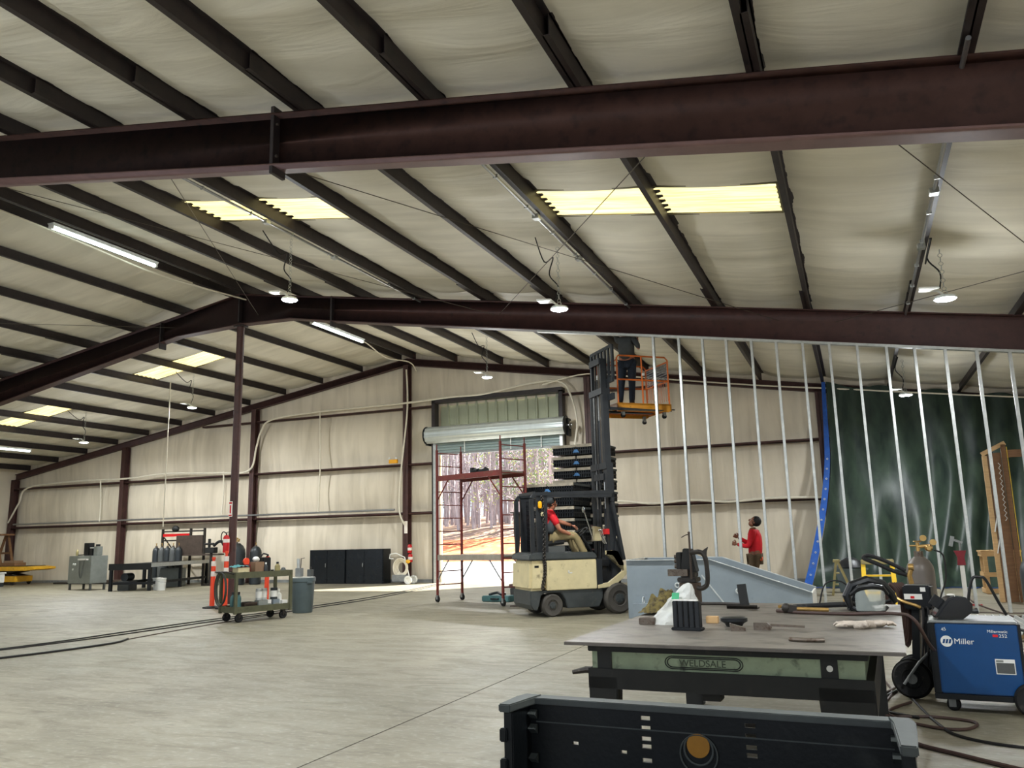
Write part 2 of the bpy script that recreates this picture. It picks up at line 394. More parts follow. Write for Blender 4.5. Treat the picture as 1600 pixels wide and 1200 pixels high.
# ---------------------------------------------------------------- camera
H = 1.4
def make_camera():
    f, p, r, yw = 1275., .186, -.023, .390
    cy, sy = math.cos(yw), math.sin(yw)
    R0 = Matrix(((1,0,0),(0,0,-1),(0,1,0))); Rz = Matrix(((cy,sy,0),(-sy,cy,0),(0,0,1)))
    Rp = Matrix(((1,0,0),(0,math.cos(p),math.sin(p)),(0,-math.sin(p),math.cos(p))))
    Rr = Matrix(((math.cos(r),-math.sin(r),0),(math.sin(r),math.cos(r),0),(0,0,1)))
    A = Rr @ Rp @ R0 @ Rz
    cam = bpy.data.cameras.new('camera'); o = bpy.data.objects.new('camera', cam); COL.objects.link(o)
    B = Matrix((A[0], -A[1], -A[2])).transposed()
    o.matrix_world = Matrix.Translation((0,0,H)) @ B.to_4x4()
    cam.sensor_width = 36; cam.lens = 36*f/1600; cam.clip_end = 400; cam.clip_start = .05
    bpy.context.scene.camera = o
make_camera()
# ---------------------------------------------------------------- building shell
XR, ZR, SL = -14.0, 7.67, .16
XL, XE, YB, YF = -33.45, 5.45, 24.72, -4.0
FR = [-1.3, 7.25, 16.0]
def ztop(x): return ZR - SL*abs(x-XR)          # underside of the purlins (top of the rafters)
PUR_R = [-13.72,-12.1,-10.4,-8.77,-7.13,-5.5,-3.86,-2.17,-.48,1.2,2.9,4.55]
PUR_L = [-14.3,-15.9,-17.6,-19.25,-20.9,-22.6,-24.25,-25.95,-27.6,-29.3,-30.95,-32.6]
SKY = [(-3.78,-.56,10.3,11.25),(-10.32,-7.21,10.25,11.2),(-20.82,-17.68,19.0,19.95),(-27.52,-24.33,19.15,20.1)]

# floor with saw-cut joints
fl = MB(); fl.rng(XL-.3,XE+.3,YF,YB+.25,-.15,0); struct('floor', fl, M['concrete'])
j = MB()
for x in (-3.4,): j.rng(x-.006,x+.006,YF,YB,-.001,.001)
struct('trim_1', j, M['joint'])

# insulated ceiling: quilted blanket sagging between purlins
def sag(x):
    L = sorted(PUR_L+PUR_R+[XL,XE])
    for a,b in zip(L,L[1:]):
        if a <= x <= b: t = (x-a)/(b-a); return math.sin(PI*t)**.7 if b-a > .8 else 0
    return 0
def ceiling():
    m = MB(); xs = set(); ys = set()
    L = sorted(PUR_L+PUR_R+[XL,XE])
    for a,b in zip(L,L[1:]):
        n = 6 if b-a > .8 else 1
        for i in range(n): xs.add(round(a+(b-a)*i/n,4))
    xs.add(XE)
    y = YF
    while y < YB: ys.add(round(y,3)); y += .13
    ys.add(YB)
    for s_ in SKY: xs |= {s_[0],s_[1]}; ys |= {s_[2],s_[3]}
    xs = sorted(xs); ys = sorted(ys); g = {}
    for i,x in enumerate(xs):
        for k,y in enumerate(ys):
            near = min(abs(y-f) for f in FR+[24.4])
            s_ = sag(x)
            z = ztop(x)+.235 - .075*s_
            z += s_*(.05*noise.noise(V((x*.25,y*1.9,3)))+.03*noise.noise(V((x*.5,y*4.2,8))))
            aft = min([y-f for f in FR if y-f > 0] or [9]); z += s_*.05*noise.noise(V((x*.35,y*5.5,1)))*max(0,1-aft/3.2)
            if any(q[2]-.5 < y < q[3]+.5 and q[0]-.3 < x < q[1]+.3 for q in SKY): z = ztop(x)+.235-.03*s_
            if near < .9: z += -.05*s_*math.cos(near/.9*PI/2)*(1 if near>.25 else .2)
            g[i,k] = m.bm.verts.new((x,y,z))
    for i in range(len(xs)-1):
        for k in range(len(ys)-1):
            cx=(xs[i]+xs[i+1])/2; cy=(ys[k]+ys[k+1])/2
            if any(s_[0]<cx<s_[1] and s_[2]<cy<s_[3] for s_ in SKY): continue
            m.face([g[i,k],g[i+1,k],g[i+1,k+1],g[i,k+1]])
    return m
struct('ceiling', ceiling(), M['insul'], smooth=60)
# outer roof deck that keeps the sun out (closed above the skylights too, their panels emit instead)
rd = MB()
for sgn,(a,b) in ((1,(XR,XE+.4)),(-1,(XL-.4,XR))):
    rd.bar((a,(YF+YB)/2,ztop(a)+.36),(b,(YF+YB)/2,ztop(b)+.36),YB-YF+.6,.04)
struct('ceiling_outer_deck', rd, M['galvdark'])
for k,s_ in enumerate(SKY):
    where = ['widest one, high at the right of the picture','near one left of picture centre, above a hanging light','far one on the left slope, beside the centre column','far one at the left edge of the frame'][k]
    t = thing('skylight_panel','yellow corrugated skylight, '+where,'skylight',((s_[0]+s_[1])/2,(s_[2]+s_[3])/2,ztop((s_[0]+s_[1])/2)+.225),group='fibreglass skylights')
    w = (s_[1]-s_[0])/2+.03; d = (s_[3]-s_[2])/2+.05; slope = -SL if s_[0] > XR else SL
    m = MB(); m.grid(lambda u,v: ((u*2-1)*w, (v*2-1)*d, slope*(u*2-1)*w+.012*math.cos(v*2*PI*6)), 8, 72)
    m.build('corrugated_panel', M['skylight'], t)
    m = MB()
    for q in (-1,1):
        m.bar((-w,q*d,-slope*w),(w,q*d,slope*w),.03,.03); m.bar((q*w,-d,q*slope*w),(q*w,d,q*slope*w),.03,.03)
    m.build('frame', M['trim'], t)

# walls: pillowed insulation between girts, door opening in the back wall
GIRT = [0,2.33,3.98,5.93]
DX0, DX1, DZ = -12.85, -8.4, 4.62
def back_wall():
    m = MB(); xs = sorted({round(XL+(XE-XL)*i/150,3) for i in range(151)}|{DX0,DX1,XR}); g = {}
    nz_ = 44
    for i,x in enumerate(xs):
        top = ztop(x)+.3
        for k in range(nz_+1):
            z = top*k/nz_ if not (k==0) else 0
            g[i,k] = (x,z)
    zs = sorted({i*.19 for i in range(45)}|{DZ}); 
    vv = {}
    def vt(i,z):
        z = min(z, ztop(xs[i])+.3); key = (i,round(z,3))
        if key not in vv:
            p = 0
            for a,b in zip(GIRT+[8.2],GIRT[1:]+[8.2]):
                if a<=z<b: p = math.sin(PI*(z-a)/(b-a))
            x = xs[i]; y = YB - .10*p - .02*noise.noise(V((x*2.6,z*.5,1))) - .03*p*noise.noise(V((x*.9,z*.3,5)))
            vv[key] = m.bm.verts.new((x,y,z))
        return vv[key]
    for i in range(len(xs)-1):
        cx = (xs[i]+xs[i+1])/2
        for a,b in zip(zs,zs[1:]):
            if a >= ztop(cx)+.3: continue
            if DX0<cx<DX1 and (a+b)/2 < 5.95: continue
            q = [vt(i,a),vt(i+1,a),vt(i+1,b),vt(i,b)]
            q = [v for n_,v in enumerate(q) if v not in q[:n_]]
            if len(q) > 2: m.face(q)
    m.rng(XL,DX0,YB+.06,YB+.1,0,8); m.rng(DX1,XE,YB+.06,YB+.1,0,8)
    return m
struct('wall_back', back_wall(), M['wall'], smooth=60)
m = MB(); n=60
m.grid(lambda u,v: (XL+.03*noise.noise(V((u*40,v*4,0)))+.09*math.sin(PI*((v*4.8)%2.3)/2.3), YF+u*(YB-YF), v*(ztop(XL)+.3)), 90, 24)
m.rng(XL-.12,XL-.08,YF,YB,0,5); struct('wall_left', m, M['wall'], smooth=60)
m = MB(); m.grid(lambda u,v: (XE-.03*noise.noise(V((u*40,v*4,0)))-.09*math.sin(PI*((v*4.8)%2.3)/2.3), YF+u*(YB-YF), v*(ztop(XE)+.3)), 90, 24)
m.rng(XE+.08,XE+.12,YF,YB,0,5); struct('wall_right', m, M['wall'], smooth=60)
# ribbed metal siding above the door opening (end-wall sheet drawn opaque, through-light put into its colour)
m = MB(); x = DX0
pts = []
while x < DX1-.01:
    pts += [(x,YB+.03),(x+.24,YB+.03),(x+.27,YB-.02),(x+.33,YB-.02)]; x += .36
pts = [p for p in pts if p[0] < DX1]+[(DX1,YB+.03)]
m.prism(pts+[(p[0],p[1]+.05) for p in reversed(pts)], DZ-.1, 6.0, 'xy'); struct('wall_siding_over_door', m, M['translucent'])
m = MB(); m.rng(XL,DX0-.1,YB-.13,YB-.08,0,.1); m.rng(DX1+.1,XE,YB-.13,YB-.08,0,.1); struct('baseboard_back', m, M['galvdark'])

# ---------------------------------------------------------------- steel frame
def beam(name, label, cat, segs, y, fw, th=.02, mat_='oxide', group=None, light=False):
    """I section rafter running along X: segs = [(x, ztop, zbottom)...]"""
    t = thing(name, label, cat, (segs[0][0],y,segs[0][1]), group=group)
    X0, Z0 = segs[0][0], segs[0][1]
    S = [(a-X0,b-Z0,c-Z0) for a,b,c in segs]
    m = MB()
    for a,b in zip(S,S[1:]): m.prism([(a[0],a[2]),(b[0],b[2]),(b[0],b[1]),(a[0],a[1])], -.006, .006)
    m.build('web', M[mat_], t)
    m = MB(); 
    for a,b in zip(S,S[1:]): m.bar((a[0],0,a[1]-.01),(b[0],0,b[1]-.01),fw,th)
    m.build('top_flange', M[mat_], t)
    m = MB()
    for a,b in zip(S,S[1:]): m.bar((a[0],0,a[2]+.01),(b[0],0,b[2]+.01),fw,th)
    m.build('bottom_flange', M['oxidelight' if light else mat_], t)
    return t
xs = [XL+.15,-24,XR,-5.9,XE-.15]
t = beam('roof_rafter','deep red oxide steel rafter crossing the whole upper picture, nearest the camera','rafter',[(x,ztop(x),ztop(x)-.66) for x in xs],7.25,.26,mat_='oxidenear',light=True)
m = MB(); m.box((-5.9-xs[0],0,ztop(-5.9)-ztop(xs[0])-.33),(.05,.24,.84)); sp = m.build('splice_plate', M['oxidedark'], t, bevel=.004)
for z in (.32,.2,-.2,-.32):
    for y in (-.07,.07):
        m = MB(); m.cyl((-5.9-xs[0]-.05,y,ztop(-5.9)-ztop(xs[0])-.33+z),(-5.9-xs[0]+.05,y,ztop(-5.9)-ztop(xs[0])-.33+z),.018,n=6); m.build('bolt', M['steel'], sp)
segs = [(XL+.15,ztop(XL+.15),ztop(XL+.15)-.72),(-22.7,ztop(-22.7),ztop(-22.7)-.72),(-16.0,ztop(-16),6.78),(XR,ZR,6.86),(-12.4,ztop(-12.4),6.82),(-11.2,ztop(-11.2),ztop(-11.2)-.62),(XE-.15,ztop(XE-.15),ztop(XE-.15)-.63)]
t = beam('roof_rafter','dark red gable rafter carried by the centre column, above the stud partition','rafter',segs,16.0,.24,light=False)
for x in (-11.2,-16.6,XR):
    m = MB(); m.box((x-segs[0][0],0,ztop(x)-segs[0][1]-.36),(.04,.22,.74)); m.build('splice_plate', M['oxidedark'], t)
beam('roof_rafter','slim red gable rafter along the top of the insulated back wall','rafter',[(x,ztop(x)-.02,ztop(x)-.27) for x in (XL+.1,XR,XE-.1)],24.5,.14)
beam('roof_rafter','steel rafter over the camera, out of the frame above','rafter',[(x,ztop(x),ztop(x)-.66) for x in (XL+.15,XR,XE-.15)],-1.3,.24)

def purlin(x, side, label):
    """Z-section purlin line made of lapped lengths"""
    t = thing('roof_purlin', label, 'purlin', (x,YF,ztop(x)), group='roof purlins')
    m = MB(); h = .215
    for a,b,dx in ((YF,8.6,0),(6.2,17.4,.055),(14.6,YB-.15,0)):
        s_ = 1 if side > 0 else -1
        poly = [(dx-.07*s_,0),(dx,0),(dx,h-.008),(dx+.07*s_,h-.008),(dx+.07*s_,h),(dx-.008*s_,h),(dx-.008*s_,.008),(dx-.062*s_,.008),(dx-.062*s_,.025),(dx-.07*s_,.025)]
        m.prism(poly, a-YF, b-YF)
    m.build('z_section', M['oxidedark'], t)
    for f in FR[1:]+[24.45]:
        m = MB(); m.box((.0,f-YF,.08),(.012,.16,.16)); m.build('cleat', M['oxide'], t)
    return t
for i,x in enumerate(PUR_R): purlin(x, 1, f'dark steel Z purlin, {ORD[i]} one down the right roof slope from the ridge')
for i,x in enumerate(PUR_L): purlin(x, -1, f'dark steel Z purlin, {ORD[i]} one down the left roof slope from the ridge')
# columns
def hcol(x,y,z,w,label,mat_='oxide',d=None,g=None):
    d = d or w; t = thing('steel_column', label, 'column', (x,y,0), group=g)
    m = MB(); m.rng(-w/2,w/2,-d/2,-d/2+.012,0,z); m.rng(-w/2,w/2,d/2-.012,d/2,0,z); m.rng(-.006,.006,-d/2,d/2,0,z); m.build('h_section', M[mat_], t)
    m = MB(); m.rng(-w/2-.05,w/2+.05,-d/2-.05,d/2+.05,0,.02); m.build('base_plate', M['oxidedark'], t)
    return t
t = thing('steel_column','slender red steel column standing free in mid floor under the gable peak','column',(XR,16.0,0))
m = MB(); m.cyl((0,0,0),(0,0,6.84),.095,n=20); m.build('pipe_shaft', M['oxide'], t)
m = MB(); m.rng(-.16,.16,-.16,.16,0,.02); m.build('base_plate', M['oxidedark'], t)
m = MB(); m.rng(-.14,.14,-.11,.11,6.82,6.85); m.build('cap_plate', M['oxidedark'], t)
m = MB(); m.rng(-.05,.05,-.112,-.1,2.05,2.42); s_ = m.build('column_sign', M['reflect'], t)
m = MB(); m.rng(-.043,.043,-.116,-.112,2.36,2.4); m.rng(-.043,.043,-.116,-.112,2.07,2.1); m.rng(-.02,.02,-.116,-.112,2.13,2.33); m.build('sign_print', M['red'], s_)
EC = [(-33.25,'corner column of the back wall at the far left'),(-26.95,'back wall column left of the grey machine cabinet table'),(-20.5,'back wall column behind the gas cylinders, left of the black cabinets'),(-13.98,'back wall column under the gable peak beside the roller door'),(-7.45,'back wall column right of the roller door, behind the mast'),(-.65,'back wall column at the left edge of the green tarp'),(5.2,'back wall corner column hidden by the tarp')]
for x,l in EC: hcol(x,24.42,ztop(x)-.28,.2,'red oxide steel '+l,d=.26,g='back wall columns')
for y in (7.25,16.0):
    hcol(XL+.35,y,ztop(XL)-.3,.25,f'red steel side column under the left end of the {"near" if y<10 else "middle"} rafter',d=.25)
    hcol(XE-.3,y,ztop(XE)-.3,.25,f'red steel side column under the right end of the {"near" if y<10 else "middle"} rafter',d=.25)
# girts
hs = [('lowest',2.33),('second',3.98),('topmost',5.93)]
for nm,z in hs:
    for x0,x1,wh in ((XL+.1,DX0-.12,'left'),(DX1+.12,XE-.1,'right')):
        xa = max(x0, XR-(ZR-z-.3)/SL); xb = min(x1, XR+(ZR-z-.3)/SL)
        if xb-xa < .5: continue
        m = MB(); m.prism([(24.36,z-.1),(24.56,z-.1),(24.56,z+.0),(24.55,z+.0),(24.55,z-.09),(24.36,z-.09)], xa, xb, 'yz')
        m.rng(xa,xb,24.36,24.37,z-.1,z-.04)
        tag(m.build('horizontal_girt', M['oxide']), f'red horizontal wall girt on the back wall, {nm} level {wh} of the roller door','girt',group='back wall girts')
m = MB(); m.rng(DX0-.12,DX0,24.3,24.6,0,6.0); tag(m.build('door_jamb', M['oxidedark']), 'dark steel jamb at the left side of the roller door opening','door jamb',group='door jambs')
m = MB(); m.rng(DX1,DX1+.12,24.3,24.6,0,6.0); tag(m.build('door_jamb', M['oxidedark']), 'dark steel jamb at the right side of the roller door opening','door jamb',group='door jambs')
m = MB(); m.rng(DX0-.12,DX1+.12,24.3,24.6,5.95,6.1); tag(m.build('door_header', M['oxidedark']), 'dark steel header above the grey siding over the roller door','header')

# ---------------------------------------------------------------- roll-up door
t = thing('roller_door','silver roll-up steel door coiled above the bright opening','roller door',((DX0+DX1)/2+.06,24.15,0))
W2 = (DX1-DX0)/2+.22; zc = 4.82
prof = []
m = MB(); nn = 44; ring = []
def rad(a): return .27+.014*math.cos(a*11)
A_=[[m.bm.verts.new((sx*W2,-.06+rad(2*PI*i/nn)*math.cos(2*PI*i/nn),zc+rad(2*PI*i/nn)*math.sin(2*PI*i/nn))) for i in range(nn)] for sx in (-1,1)]
for i in range(nn): m.face([A_[0][i],A_[0][(i+1)%nn],A_[1][(i+1)%nn],A_[1][i]])
m.build('coil_barrel', M['door'], t, smooth=50)
for sx in (-1,1): m = MB(); m.cyl((sx*W2,-.06,zc),(sx*(W2+.04),-.06,zc),.3,n=28); m.build('end_disc', M['blackmetal'], t)
m = MB(); m.cyl((W2,-.06,zc),(W2+.22,-.06,zc),.05); m.torus((W2+.16,-.06,zc),(1,0,0),.1,.02); m.build('chain_wheel', M['chrome'], t)
m = MB(); z=4.22; pts=[]
while z < 4.85: pts += [(0.02,z),(-.025,z+.02),(-.025,z+.05),(.02,z+.07)]; z += .09
poly=[(.1+a,b) for a,b in pts]; m.prism(poly+[(p[0]+.01,p[1]) for p in reversed(poly)], -(DX1-DX0)/2-.02, (DX1-DX0)/2+.02, 'yz'); m.build('curtain', M['shutter'], t)
m = MB(); m.rng(-(DX1-DX0)/2,(DX1-DX0)/2,.07,.14,4.16,4.23); m.build('bottom_bar', M['galvdark'], t)
for sx in (-1,1):
    xx = sx*((DX1-DX0)/2+.02); m = MB(); m.rng(xx-.05,xx+.05,.04,.2,0,4.6); m.build('guide_rail', M['galv'], t)
for sx in (-1,1): m = MB(); m.rng(sx*(W2+.05)-.03,sx*(W2+.05)+.03,-.05,.25,4.5,5.05); m.build('bracket', M['guard'], t)
for q in (-1.1,.55,1.6): m = MB(); m.rng(q-.012,q+.012,-.02,.0,4.2,4.6); m.build('pull_strap', M['white'], t)

# ---------------------------------------------------------------- hoses, conduits, rods
def line(name, pts, r, m_, label, cat, k=6, group=None, n=7):
    b = MB(); b.tube(smooth_path(pts,k) if k else pts, r, n); o = b.build(name, M[m_]); return tag(o, label, cat, group)
yw = 24.28
line('air_hose',[(-33.3,yw,2.5),(-32.75,yw,3.3),(-32.25,yw,3.94),(-29.45,yw,4.08),(-26.6,yw-.06,4.05),(-24.6,yw,4.15),(-22.1,yw,4.05),(-20.53,yw-.1,4.05),(-20.3,yw,4.9),(-20.1,yw,5.5),(-19.6,yw,5.9),(-17.5,yw,6.02),(-13.95,yw-.1,6.02),(-12.3,yw,6.1),(-11.0,yw,6.1),(-9.3,yw,6.3),(-8.3,yw,6.25),(-7.95,yw,5.7),(-7.8,yw,4.9),(-7.9,yw,4.1),(-7.9,yw,2.6)],.035,'hose','long ivory air hose snaking along the back wall left of and over the door','hose')
line('air_hose',[(-7.2,yw-.1,2.4),(-6.42,yw,2.4),(-5.5,yw,2.3),(-4.4,yw,2.36),(-3.3,yw,2.27),(-2.2,yw,2.33),(-.8,yw-.1,2.3)],.035,'hose','ivory air hose along the lowest girt behind the metal studs','hose')
line('air_hose',[(-8.9,24.2,6.2),(-7.4,24.15,6.4),(-5.7,24.15,6.13),(-3.8,24.15,5.81),(-2,24.15,5.52),(-.3,24.1,5.28),(2.8,24.0,4.82),(5.2,24,4.5)],.022,'hose','thin ivory line running under the right half of the back gable rafter','hose')
for i,(p,q,l) in enumerate([((-17.5,yw,6.0),(-17.48,yw,2.44),'left of the gable peak column'),((-28.1,yw,4.08),(-28.0,yw,2.4),'above the yellow lift'),((-21.8,yw,4.1),(-21.8,yw,2.5),'left of the centre column sign')]):
    line('hose_drop',[p,((p[0]+q[0])/2+.05,yw,(p[2]+q[2])/2),q],.025,'hose','vertical ivory hose drop on the back wall '+l,'hose',group='vertical hose drops')
line('hose_drop',[(-13.89,24.2,7.2),(-13.85,24.2,5.8),(-14.1,24.2,3.6),(-14.15,24.2,2.4),(-13.95,24.2,1.9)],.03,'hose','ivory hose hanging down the gable peak column beside the door','hose')
line('air_pipe',[(-33,24.3,2.42),(-14.4,24.3,2.42)],.035,'conduit','grey air pipe running level along the lowest girt left of the door','pipe',k=0)
line('lift_rope',[(-19.3,19,6.4),(-19.28,19,3),(-19.28,19,1.95)],.018,'hose','pale rope hanging from the roof above the red cylinder rack','rope',k=0)
rods=[((-6.14,7.6,5.95),(-1.01,15.9,5.35),'from near rafter splice to middle rafter'),((-1.47,7.5,5.2),(-6.82,15.9,6.2),'crossing it between the two main rafters'),((.47,7.5,4.95),(4.6,15.9,4.4),'at the right end, from the near rafter'),((-.0,15.9,5.2),(4.9,9.5,4.5),'at the right end, rising from the middle rafter'),((-8.04,7.5,6.4),(-13.3,15.8,7.0),'running up to the gable peak'),((-12.4,7.5,7.1),(-6.9,15.8,6.2),'behind the left skylight'),((-22,7.6,6.1),(-16,15.8,7.0),'on the left roof slope')]
for p,q,l in rods: line('brace_cable',[p,q],.006,'wire','thin steel roof bracing cable '+l,'cable',k=0,group='roof bracing cables',n=5)
# conduits strapped below two purlins
for x,a,b,w in ((1.2-.03,6.8,15.9,'third from last purlin, above the right hanging light'),(-3.86-.05,7.4,16,'purlin at the left end of the big skylight'),(-8.77-.05,7.4,16,'purlin crossing the left skylight')):
    t = thing('conduit_run','shiny steel conduit clipped under the '+w,'conduit',(x,a,ztop(x)-.045))
    m=MB(); m.cyl((0,0,0),(0,b-a,0),.022,n=8); m.build('pipe', M['conduit'], t)
    for y in (3.2,5.2): m=MB(); m.box((0,y,-.01),(.1,.12,.07)); m.build('junction_box', M['galv'], t, bevel=.006)
    y=.6
    while y<b-a: m=MB(); m.box((0,y,.0),(.06,.02,.05)); m.build('strap', M['galv'], t); y+=1.1

# ---------------------------------------------------------------- light fixtures
def highbay(x,y,z,label,ztp,power=420):
    t = thing('highbay_light', label, 'light', (x,y,z), group='hanging LED high bay lights')
    m = MB(); m.lathe([(0,0.045),(.05,.05),(.13,.04),(.145,0.02),(.145,0),(.125,-.008)],n=28); m.build('housing', M['fixture'], t)
    m = MB(); m.lathe([(0,-.012),(.124,-.010),(.124,-.002)],n=28); m.build('led_lens', M['lamp'], t)
    m = MB(); m.box((-.2,-.1,.14),(.26,.2,.03),ry=.1); m.bar((-.1,-.05,.13),(0,0,.05),.03,.03); m.build('side_plate', M['white'], t, bevel=.01)  # tilted white plate up beside the housing, on a short arm
    m = MB(); m.torus((0,0,.09),(0,1,0),.035,.006,12,6)
    h = ztp-z-.12; k = int(h/.06)
    for i in range(k): m.torus((0,0,.15+i*h/k),(1,0,0) if i%2 else (0,1,0),.028,.004,8,4)
    m.build('chain', M['galv'], t)
    pts=[(-.05,.0,.16),(-.02,.05,.4),(-.16,.02,.62),(-.08,.0,.9),(-.2,-.1,h*.85),(-.16,-.6,h+.1)]
    m = MB(); m.tube(smooth_path(pts,5),.011,6); m.build('power_cord', M['cord'], t)
    P_ = bpy.data.lights.new('ceiling_fill','POINT'); P_.shadow_soft_size=.12; P_.energy = power*.28; P_.color=(.93,.97,1)  # added point lamp below the lens, spills light up onto the ceiling
    o = bpy.data.objects.new('ceiling_fill', P_); COL.objects.link(o); o.parent=t; o.location=(0,0,-.16)
    L = bpy.data.lights.new('bulb','AREA'); L.shape='DISK'; L.size=.25; L.energy = power*1.05; L.color=(.93,.97,1); L.spread=R(178)
    o = bpy.data.objects.new('bulb', L); COL.objects.link(o); o.parent=t; o.location=(0,0,-.03)
    return t
HB = [(-9.15,11.7,5.74,'lit, left one near the gable peak'),(-4.15,12.2,5.04,'middle one, just above the middle rafter'),(1.42,12.35,4.5,'right one above the stud partition'),
      (-8.95,20,5.72,'far one over the roller door'),(1.32,20.5,4.4,'far one in front of the green tarp'),(-19.35,20,5.73,'far one left of the centre column'),(-24.4,20.3,4.96,'farthest left one, over the grey cabinet'),
      (-8.8,3.2,5.6,'unseen left one before the near rafter'),(-3,3.2,5.0,'unseen one above the camera'),(2,3.2,4.4,'unseen right one before the near rafter'),(-19.3,11.5,5.6,'left bay one behind the near rafter')]  # unseen nearest row, carried on from the others to light the near bay
PW = [150,150,130,220,160,220,220,210,150,130,170]
for (x,y,z,l),p in zip(HB,PW): highbay(x,y,z,'round LED light hanging on a chain, '+l,ztop(x)+.02,p)
def strip(x,y0,y1,z,label,power):
    t = thing('fluorescent_light', label, 'light', (x,(y0+y1)/2,z), group='fluorescent strip lights'); h=(y1-y0)/2
    m=MB(); m.prism([(-.09,.05),(.09,.05),(.05,-.0),(-.05,-.0)],-h,h); m.build('housing', M['fixture'], t, bevel=.005)
    m=MB(); m.cyl((0,-h+.04,-.035),(0,h-.04,-.035),.03,n=12); m.build('tube', M['tube'], t)
    for s_ in (-1,1): m=MB(); m.box((0,s_*(h-.02),-.02),(.1,.04,.08)); m.build('end_cap', M['white'], t)
    L = bpy.data.lights.new('bulb','AREA'); L.shape='RECTANGLE'; L.size=.06; L.size_y=2*h; L.energy=power; L.color=(.9,1,.96); L.spread=R(178)
    o = bpy.data.objects.new('bulb', L); COL.objects.link(o); o.parent=t; o.location=(0,0,-.08)
strip(-13.5,10.15,12.7,7.38,'long lit fluorescent strip under the roof ridge, nearest the camera at upper left',70)
strip(-12.95,17.5,20.0,7.2,'lit fluorescent strip under the ridge just beyond the middle rafter',60)
strip(-28.35,18.6,21.3,5.02,'lit fluorescent strip at the left edge of the frame, low on the left roof slope',60)
line('strip_wire',[(-14.1,6.5,7.62),(-13.9,8.5,7.5),(-13.8,11,7.4),(-13.75,13,7.3),(-13.7,15.8,7.45)],.02,'hose','ivory hose sagging along the ridge beside the near fluorescent strip','hose')
line('strip_wire',[(-12.9,16.6,7.3),(-12.95,17.5,7.32),(-13.1,20.2,7.28),(-13.4,22,7.15),(-13.2,23.2,7.2),(-13.5,24.2,7.1)],.02,'hose','ivory hose along the ridge beyond the middle rafter','hose')

# ---------------------------------------------------------------- outside
m = MB(); m.grid(lambda u,v: (-90+u*130, 24.95+v*32, -.06-.25*v+.03*noise.noise(V((u*60,v*20,0)))), 60, 20)
tag(m.build('gravel_yard', M['gravel']), 'pale sunlit gravel yard outside the roller door', 'gravel', kind='stuff')
def bank(u,v):
    y = 56+v*60; z = -.31 + 2.35*min(1,v*5)**.8 + max(0,v-.12)*3.2
    return (-130+u*190, y, z+.35*noise.noise(V((u*30,v*12,2)))*min(1,v*8))
m = MB(); m.grid(lambda u,v: bank(u,v*.13), 90, 12); tag(m.build('clay_bank', M['clay'], smooth=60), 'red clay bank rising behind the gravel yard', 'bank', kind='stuff')
m = MB(); m.grid(lambda u,v: bank(u,.13+v*.87), 90, 30); tag(m.build('forest_floor', M['leaf_litter'], smooth=60), 'brown leaf covered slope under the bare trees', 'ground', kind='stuff')
def tree(kind, sd):
    r = random.Random(sd); h = r.uniform(15,21); t = MB(); lv = MB(); bx = 0; by = 0
    pts = []; rad = []
    base = r.uniform(.12,.24)
    for i in range(8):
        f_ = i/7; bx += r.uniform(-.22,.22); by += r.uniform(-.2,.2); pts.append((bx,by,h*f_-.3)); rad.append(base*(1-f_*.8))
    t.tube(pts, rad, 7)
    for i in range(26):
        z = r.uniform(.12,.98)*h; k = min(6,int(z/h*7)); p = V(pts[k]); p.z = z-.3; a = r.uniform(0,2*PI); L = r.uniform(.8,3.2)*(1.15-z/h)
        q = p+V((math.cos(a)*L,math.sin(a)*L,r.uniform(.3,1.1)*L)); mid = (p+q)/2+V((0,0,-.15*L))
        t.tube([p,mid,q],[.045,.03,.012],4)
        for w in range(3):
            e = mid.lerp(q,.3+.25*w); a2 = a+r.uniform(-1.2,1.2); t.tube([e,e+V((math.cos(a2),math.sin(a2),.7))*L*.35],[.016,.006],3)
            if kind and r.random() < .9:
                for _ in range(9 if kind==1 else 14):
                    c = e+V((r.gauss(0,.6),r.gauss(0,.6),r.gauss(.2,.5))); s_ = r.uniform(.05,.11); nrm = V((r.gauss(0,1),r.gauss(0,1),r.gauss(0,1))).normalized(); x,y,_ = frame(nrm)
                    lv.face([lv.bm.verts.new(c+x*s_),lv.bm.verts.new(c+y*s_),lv.bm.verts.new(c-x*s_),lv.bm.verts.new(c-y*s_)])
    return t, lv
protos = []
for k,sd in enumerate((3,9,14,22,31,45)):
    kind = (0,0,0,0,1,2)[k]; t_, lv = tree(kind, sd)
    me = t_.mesh('trunk', M['bark'], smooth=70); ml = lv.mesh('foliage', M['leaf' if kind==1 else 'leafgreen']) if kind else None
    protos.append((me, ml))
rr = random.Random(5); placed = 0
spots = []
while len(spots) < 230:
    y = rr.uniform(68,114); fx = rr.uniform(-.62,-.30); x = fx*y
    spots.append((x,y))
spots.sort(key=lambda s: s[1])
GL = [['bare grey forest tree standing in the woods beyond the clay bank']*4,]
for i,(x,y) in enumerate(spots):
    k = rr.choice([0,1,2,3,0,1,2,3,0,1,4,5]); me, ml = protos[k]; v = (y-56)/60
    z = bank((x+130)/190, v)[2]-.1
    lab = ['bare grey forest tree standing in the woods beyond the clay bank','yellow-green leafing tree in the woods beyond the clay bank','green leafed tree in the woods beyond the clay bank'][0 if k<4 else k-3]
    grp = ['bare trees in the woods','yellow-green trees in the woods','green trees in the woods'][0 if k<4 else k-3]
    t = thing('forest_tree', lab, 'tree', (x,y,z), rr.uniform(0,6.28), grp); t.scale = [rr.uniform(.8,1.15)]*3
    o = bpy.data.objects.new('trunk', me); COL.objects.link(o); o.parent = t
    if ml: o = bpy.data.objects.new('foliage', ml); COL.objects.link(o); o.parent = t

